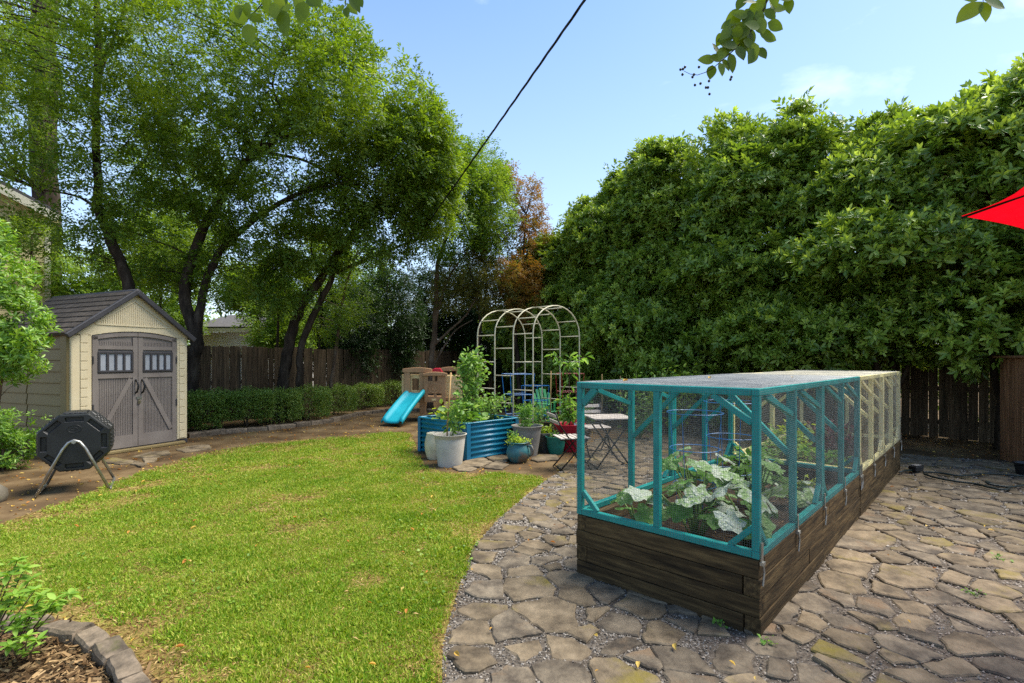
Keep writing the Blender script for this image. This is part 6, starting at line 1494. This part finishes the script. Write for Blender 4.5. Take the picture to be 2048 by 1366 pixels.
for (b, a, h, mm, lab) in ((3.4, .8, .4, 'vine', 'leafy tomato plant at the near end of the yellow cage'), (4.0, .85, .45, 'lime', 'yellow green bean plant in the middle of the yellow cage'), (4.6, .5, .42, 'redleaf', 'dark red leafed plant inside the yellow cage'), (5.0, .85, .4, 'redleaf', 'second dark red leafed plant near the far end of the yellow cage'), (2.5, .9, .4, 'herb', 'green herb clump at the far end of the teal cage'), (3.2, .4, .3, 'herb', 'low green plant beside the dark red plant in the yellow cage')):
    leafplant('vegetable_plant', lab, BP3(b, a, .31), [[Vector((0, 0, 0)), Vector((random.uniform(-.22, .22), random.uniform(-.22, .22), random.uniform(h * .5, h)))] for i in range(13)], 16, .045, .09, M[mm], leaf4(.55), sprd=.06)
n = 900; P = np.array([list(BP3(rng.uniform(.1, 5.6), rng.uniform(.1, 1.1), .318)) for i in range(n)])
tag(scatter('bed_mulch', [(-.1, 0, 0), (.1, 0, 0), (.08, 1, .03), (-.06, .95, .05)], [(0, 1, 2), (0, 2, 3)], P, frames(gauss(n) * [1, 1, .2], np.array([0, 0, 1.]) + gauss(n, .4)), rng.uniform(.02, .05, n), M['mulch_chip']), 'bits of straw and bark on the soil of the caged beds', 'mulch', kind='stuff')

# ------------------------------------------------------------------ umbrella, screen, hose, cable
def umbrella():
    root = thing('patio_umbrella', 'bright red patio umbrella poking in from the right edge', 'umbrella', (3.53, 2.40, 0)); zr, za, rad = 2.385, 2.75, 1.055; a0 = math.atan2(.92, -.98)
    A = [a0 + i * math.pi / 4 for i in range(8)]
    for i in range(8):
        mb = MB(); n = 5; a, b = A[i], A[(i + 1) % 8]
        for r_ in range(n + 1):
            t = r_ / n; z = za + (zr - za) * t - .03 * math.sin(math.pi * t)
            for c in range(n + 1):
                s = c / n; p = Vector((math.cos(a), math.sin(a), 0)).lerp(Vector((math.cos(b), math.sin(b), 0)), s) * rad * t; sagz = -.035 * math.sin(math.pi * s) * t
                inn = 1 - .045 * math.sin(math.pi * s) * (r_ == n); mb.v.append((p.x * inn, p.y * inn, z + sagz + .02 * math.sin(math.pi * s) * (r_ == n)))
        for r_ in range(n):
            for c in range(n): q = r_ * (n + 1) + c; mb.f.append((q, q + 1, q + n + 2, q + n + 1))
        mb.build('canopy_panel', M['canvas'], root, True)
        e = Vector((math.cos(a) * rad, math.sin(a) * rad, zr - .012)); MB().tube([Vector((0, 0, za - .03)), Vector((e.x / 2, e.y / 2, (za + zr) / 2 - .045)), e], .007, 6).build('rib', M['darkmetal'], root, True)
        MB().tube([(math.cos(a) * rad * .52, math.sin(a) * rad * .52, (za + zr) / 2 - .05), (0, 0, 2.3)], .006, 6).build('strut', M['darkmetal'], root, True)
    MB().tube([(0, 0, .05), (0, 0, za + .08)], .021, 12).build('pole', M['darkmetal'], root, True); MB().lathe([(.0001, za + .17), (.03, za + .13), (.035, za + .08), (.02, za + .03)], 12).build('finial', M['darkmetal'], root, True)
    MB().lathe([(.0001, .09), (.05, .09), (.06, .075), (.24, .05), (.26, .02), (.26, 0), (.0001, 0)], 28).build('base', M['darkmetal'], root, auto=40)
umbrella()
root = thing('wooden_screen', 'brown slatted wooden enclosure with a flat cap at the right edge', 'screen', (7.12, 6.98, 0), R(-20))
for i in range(9): MB().box((.06 + i * .115, 0, .77), (.105, .022, 1.52)).build('slat', M['screenw'], root, bevel=.003)
for i in range(6): MB().box((0, .09 + i * .115, .77), (.022, .105, 1.52)).build('slat', M['screenw'], root, bevel=.003)
MB().box((.5, .36, 1.545), (1.16, .84, .035)).build('cap', M['screenw'], root, bevel=.006)
g = G(2043, 952); pot('plastic_pot', 'small black plastic pot beside the wooden screen', 'pot', (g.x + .06, g.y, 0), tapered(.09, .12, .17, .015), M['black'], .13, .10)
def H(px, py, z=.045): p = G(px, py); return Vector((p.x, p.y, z))
def smooth_path(P, k=6):
    out_ = []
    for i in range(len(P) - 1):
        p0, p1, p2, p3 = P[max(i - 1, 0)], P[i], P[i + 1], P[min(i + 2, len(P) - 1)]
        for q in range(k):
            t = q / k; out_.append(.5 * ((2 * p1) + (p2 - p0) * t + (2 * p0 - 5 * p1 + 4 * p2 - p3) * t * t + (3 * p1 - p0 - 3 * p2 + p3) * t ** 3))
    return out_ + [P[-1]]
pth = smooth_path([H(1846, 951), H(1875, 952), H(1915, 958), H(1945, 957), H(1975, 954), H(2030, 958), H(2075, 962), H(2085, 970), H(2048, 978), H(2015, 981), H(1985, 975), H(1974, 973, .06), H(1978, 978, .06), H(2018, 983), H(2005, 987), H(1978, 982), H(1950, 975), H(1905, 969), H(1870, 962), H(1848, 955)])
tag(MB().tube(pth, .013, 8).build('garden_hose', M['hose'], None, True), 'dark green garden hose looped across the patio beside the cage', 'hose')
p = G(1832, 948); root = thing('valve_box', 'small black irrigation timer lying at the end of the hose', 'valve', (p.x, p.y, .03), R(25))
MB().box((0, 0, .045), (.17, .10, .07)).build('body', M['black'], root, bevel=.012, seg=2); MB().box((0, 0, .088), (.11, .07, .012)).build('cover', M['midgrey'], root, bevel=.004); MB().tube([(.08, 0, .03), (.14, .01, .025)], .018, 10).build('connector', M['brass'], root, True); MB().tube([(-.08, 0, .03), (-.2, .05, .018), (-.34, .02, .018)], .012, 8).build('inlet_pipe', M['hose'], root, True)
a, b = W(1260, -130, 4.6), W(690, 660, 30); n = 160; mb = MB(); 
for ph in (0, 2.09, 4.19):
    pts = []
    for i in range(n + 1):
        t = i / n; tt = t ** 1.5; c = a.lerp(b, tt) + Vector((0, 0, -.9 * tt * (1 - tt) * 1.0)); an = tt * 150 + ph; pts.append(c + Vector((math.cos(an), 0, math.sin(an))) * .0085)
    mb.tube(pts, .0075, 5)
tag(mb.build('power_cable', M['cable'], None, True), 'twisted black overhead cable crossing the sky', 'cable')
# weeds that come up between stones
for k, (px, py, lab) in enumerate(((1437, 1258, 'tiny green weed sprouting at the near foot of the timber bed'), (1298, 1118, 'tiny weed at the left foot of the timber bed'), (1530, 1290, 'small weed by the near corner of the timber bed'), (1950, 1195, 'small weed between flagstones on the right patio'), (2000, 1125, 'little weed between flagstones at the right edge'))):
    p = G(px, py); leafplant('weed', lab, (p.x, p.y, .01), [[Vector((0, 0, 0)), Vector((random.uniform(-.04, .04), random.uniform(-.04, .04), random.uniform(.02, .05)))] for i in range(5)], 4, .015, .03, M['herb'], leaf2(.7), sprd=.012, r=.0015, group='weeds in the patio joints')
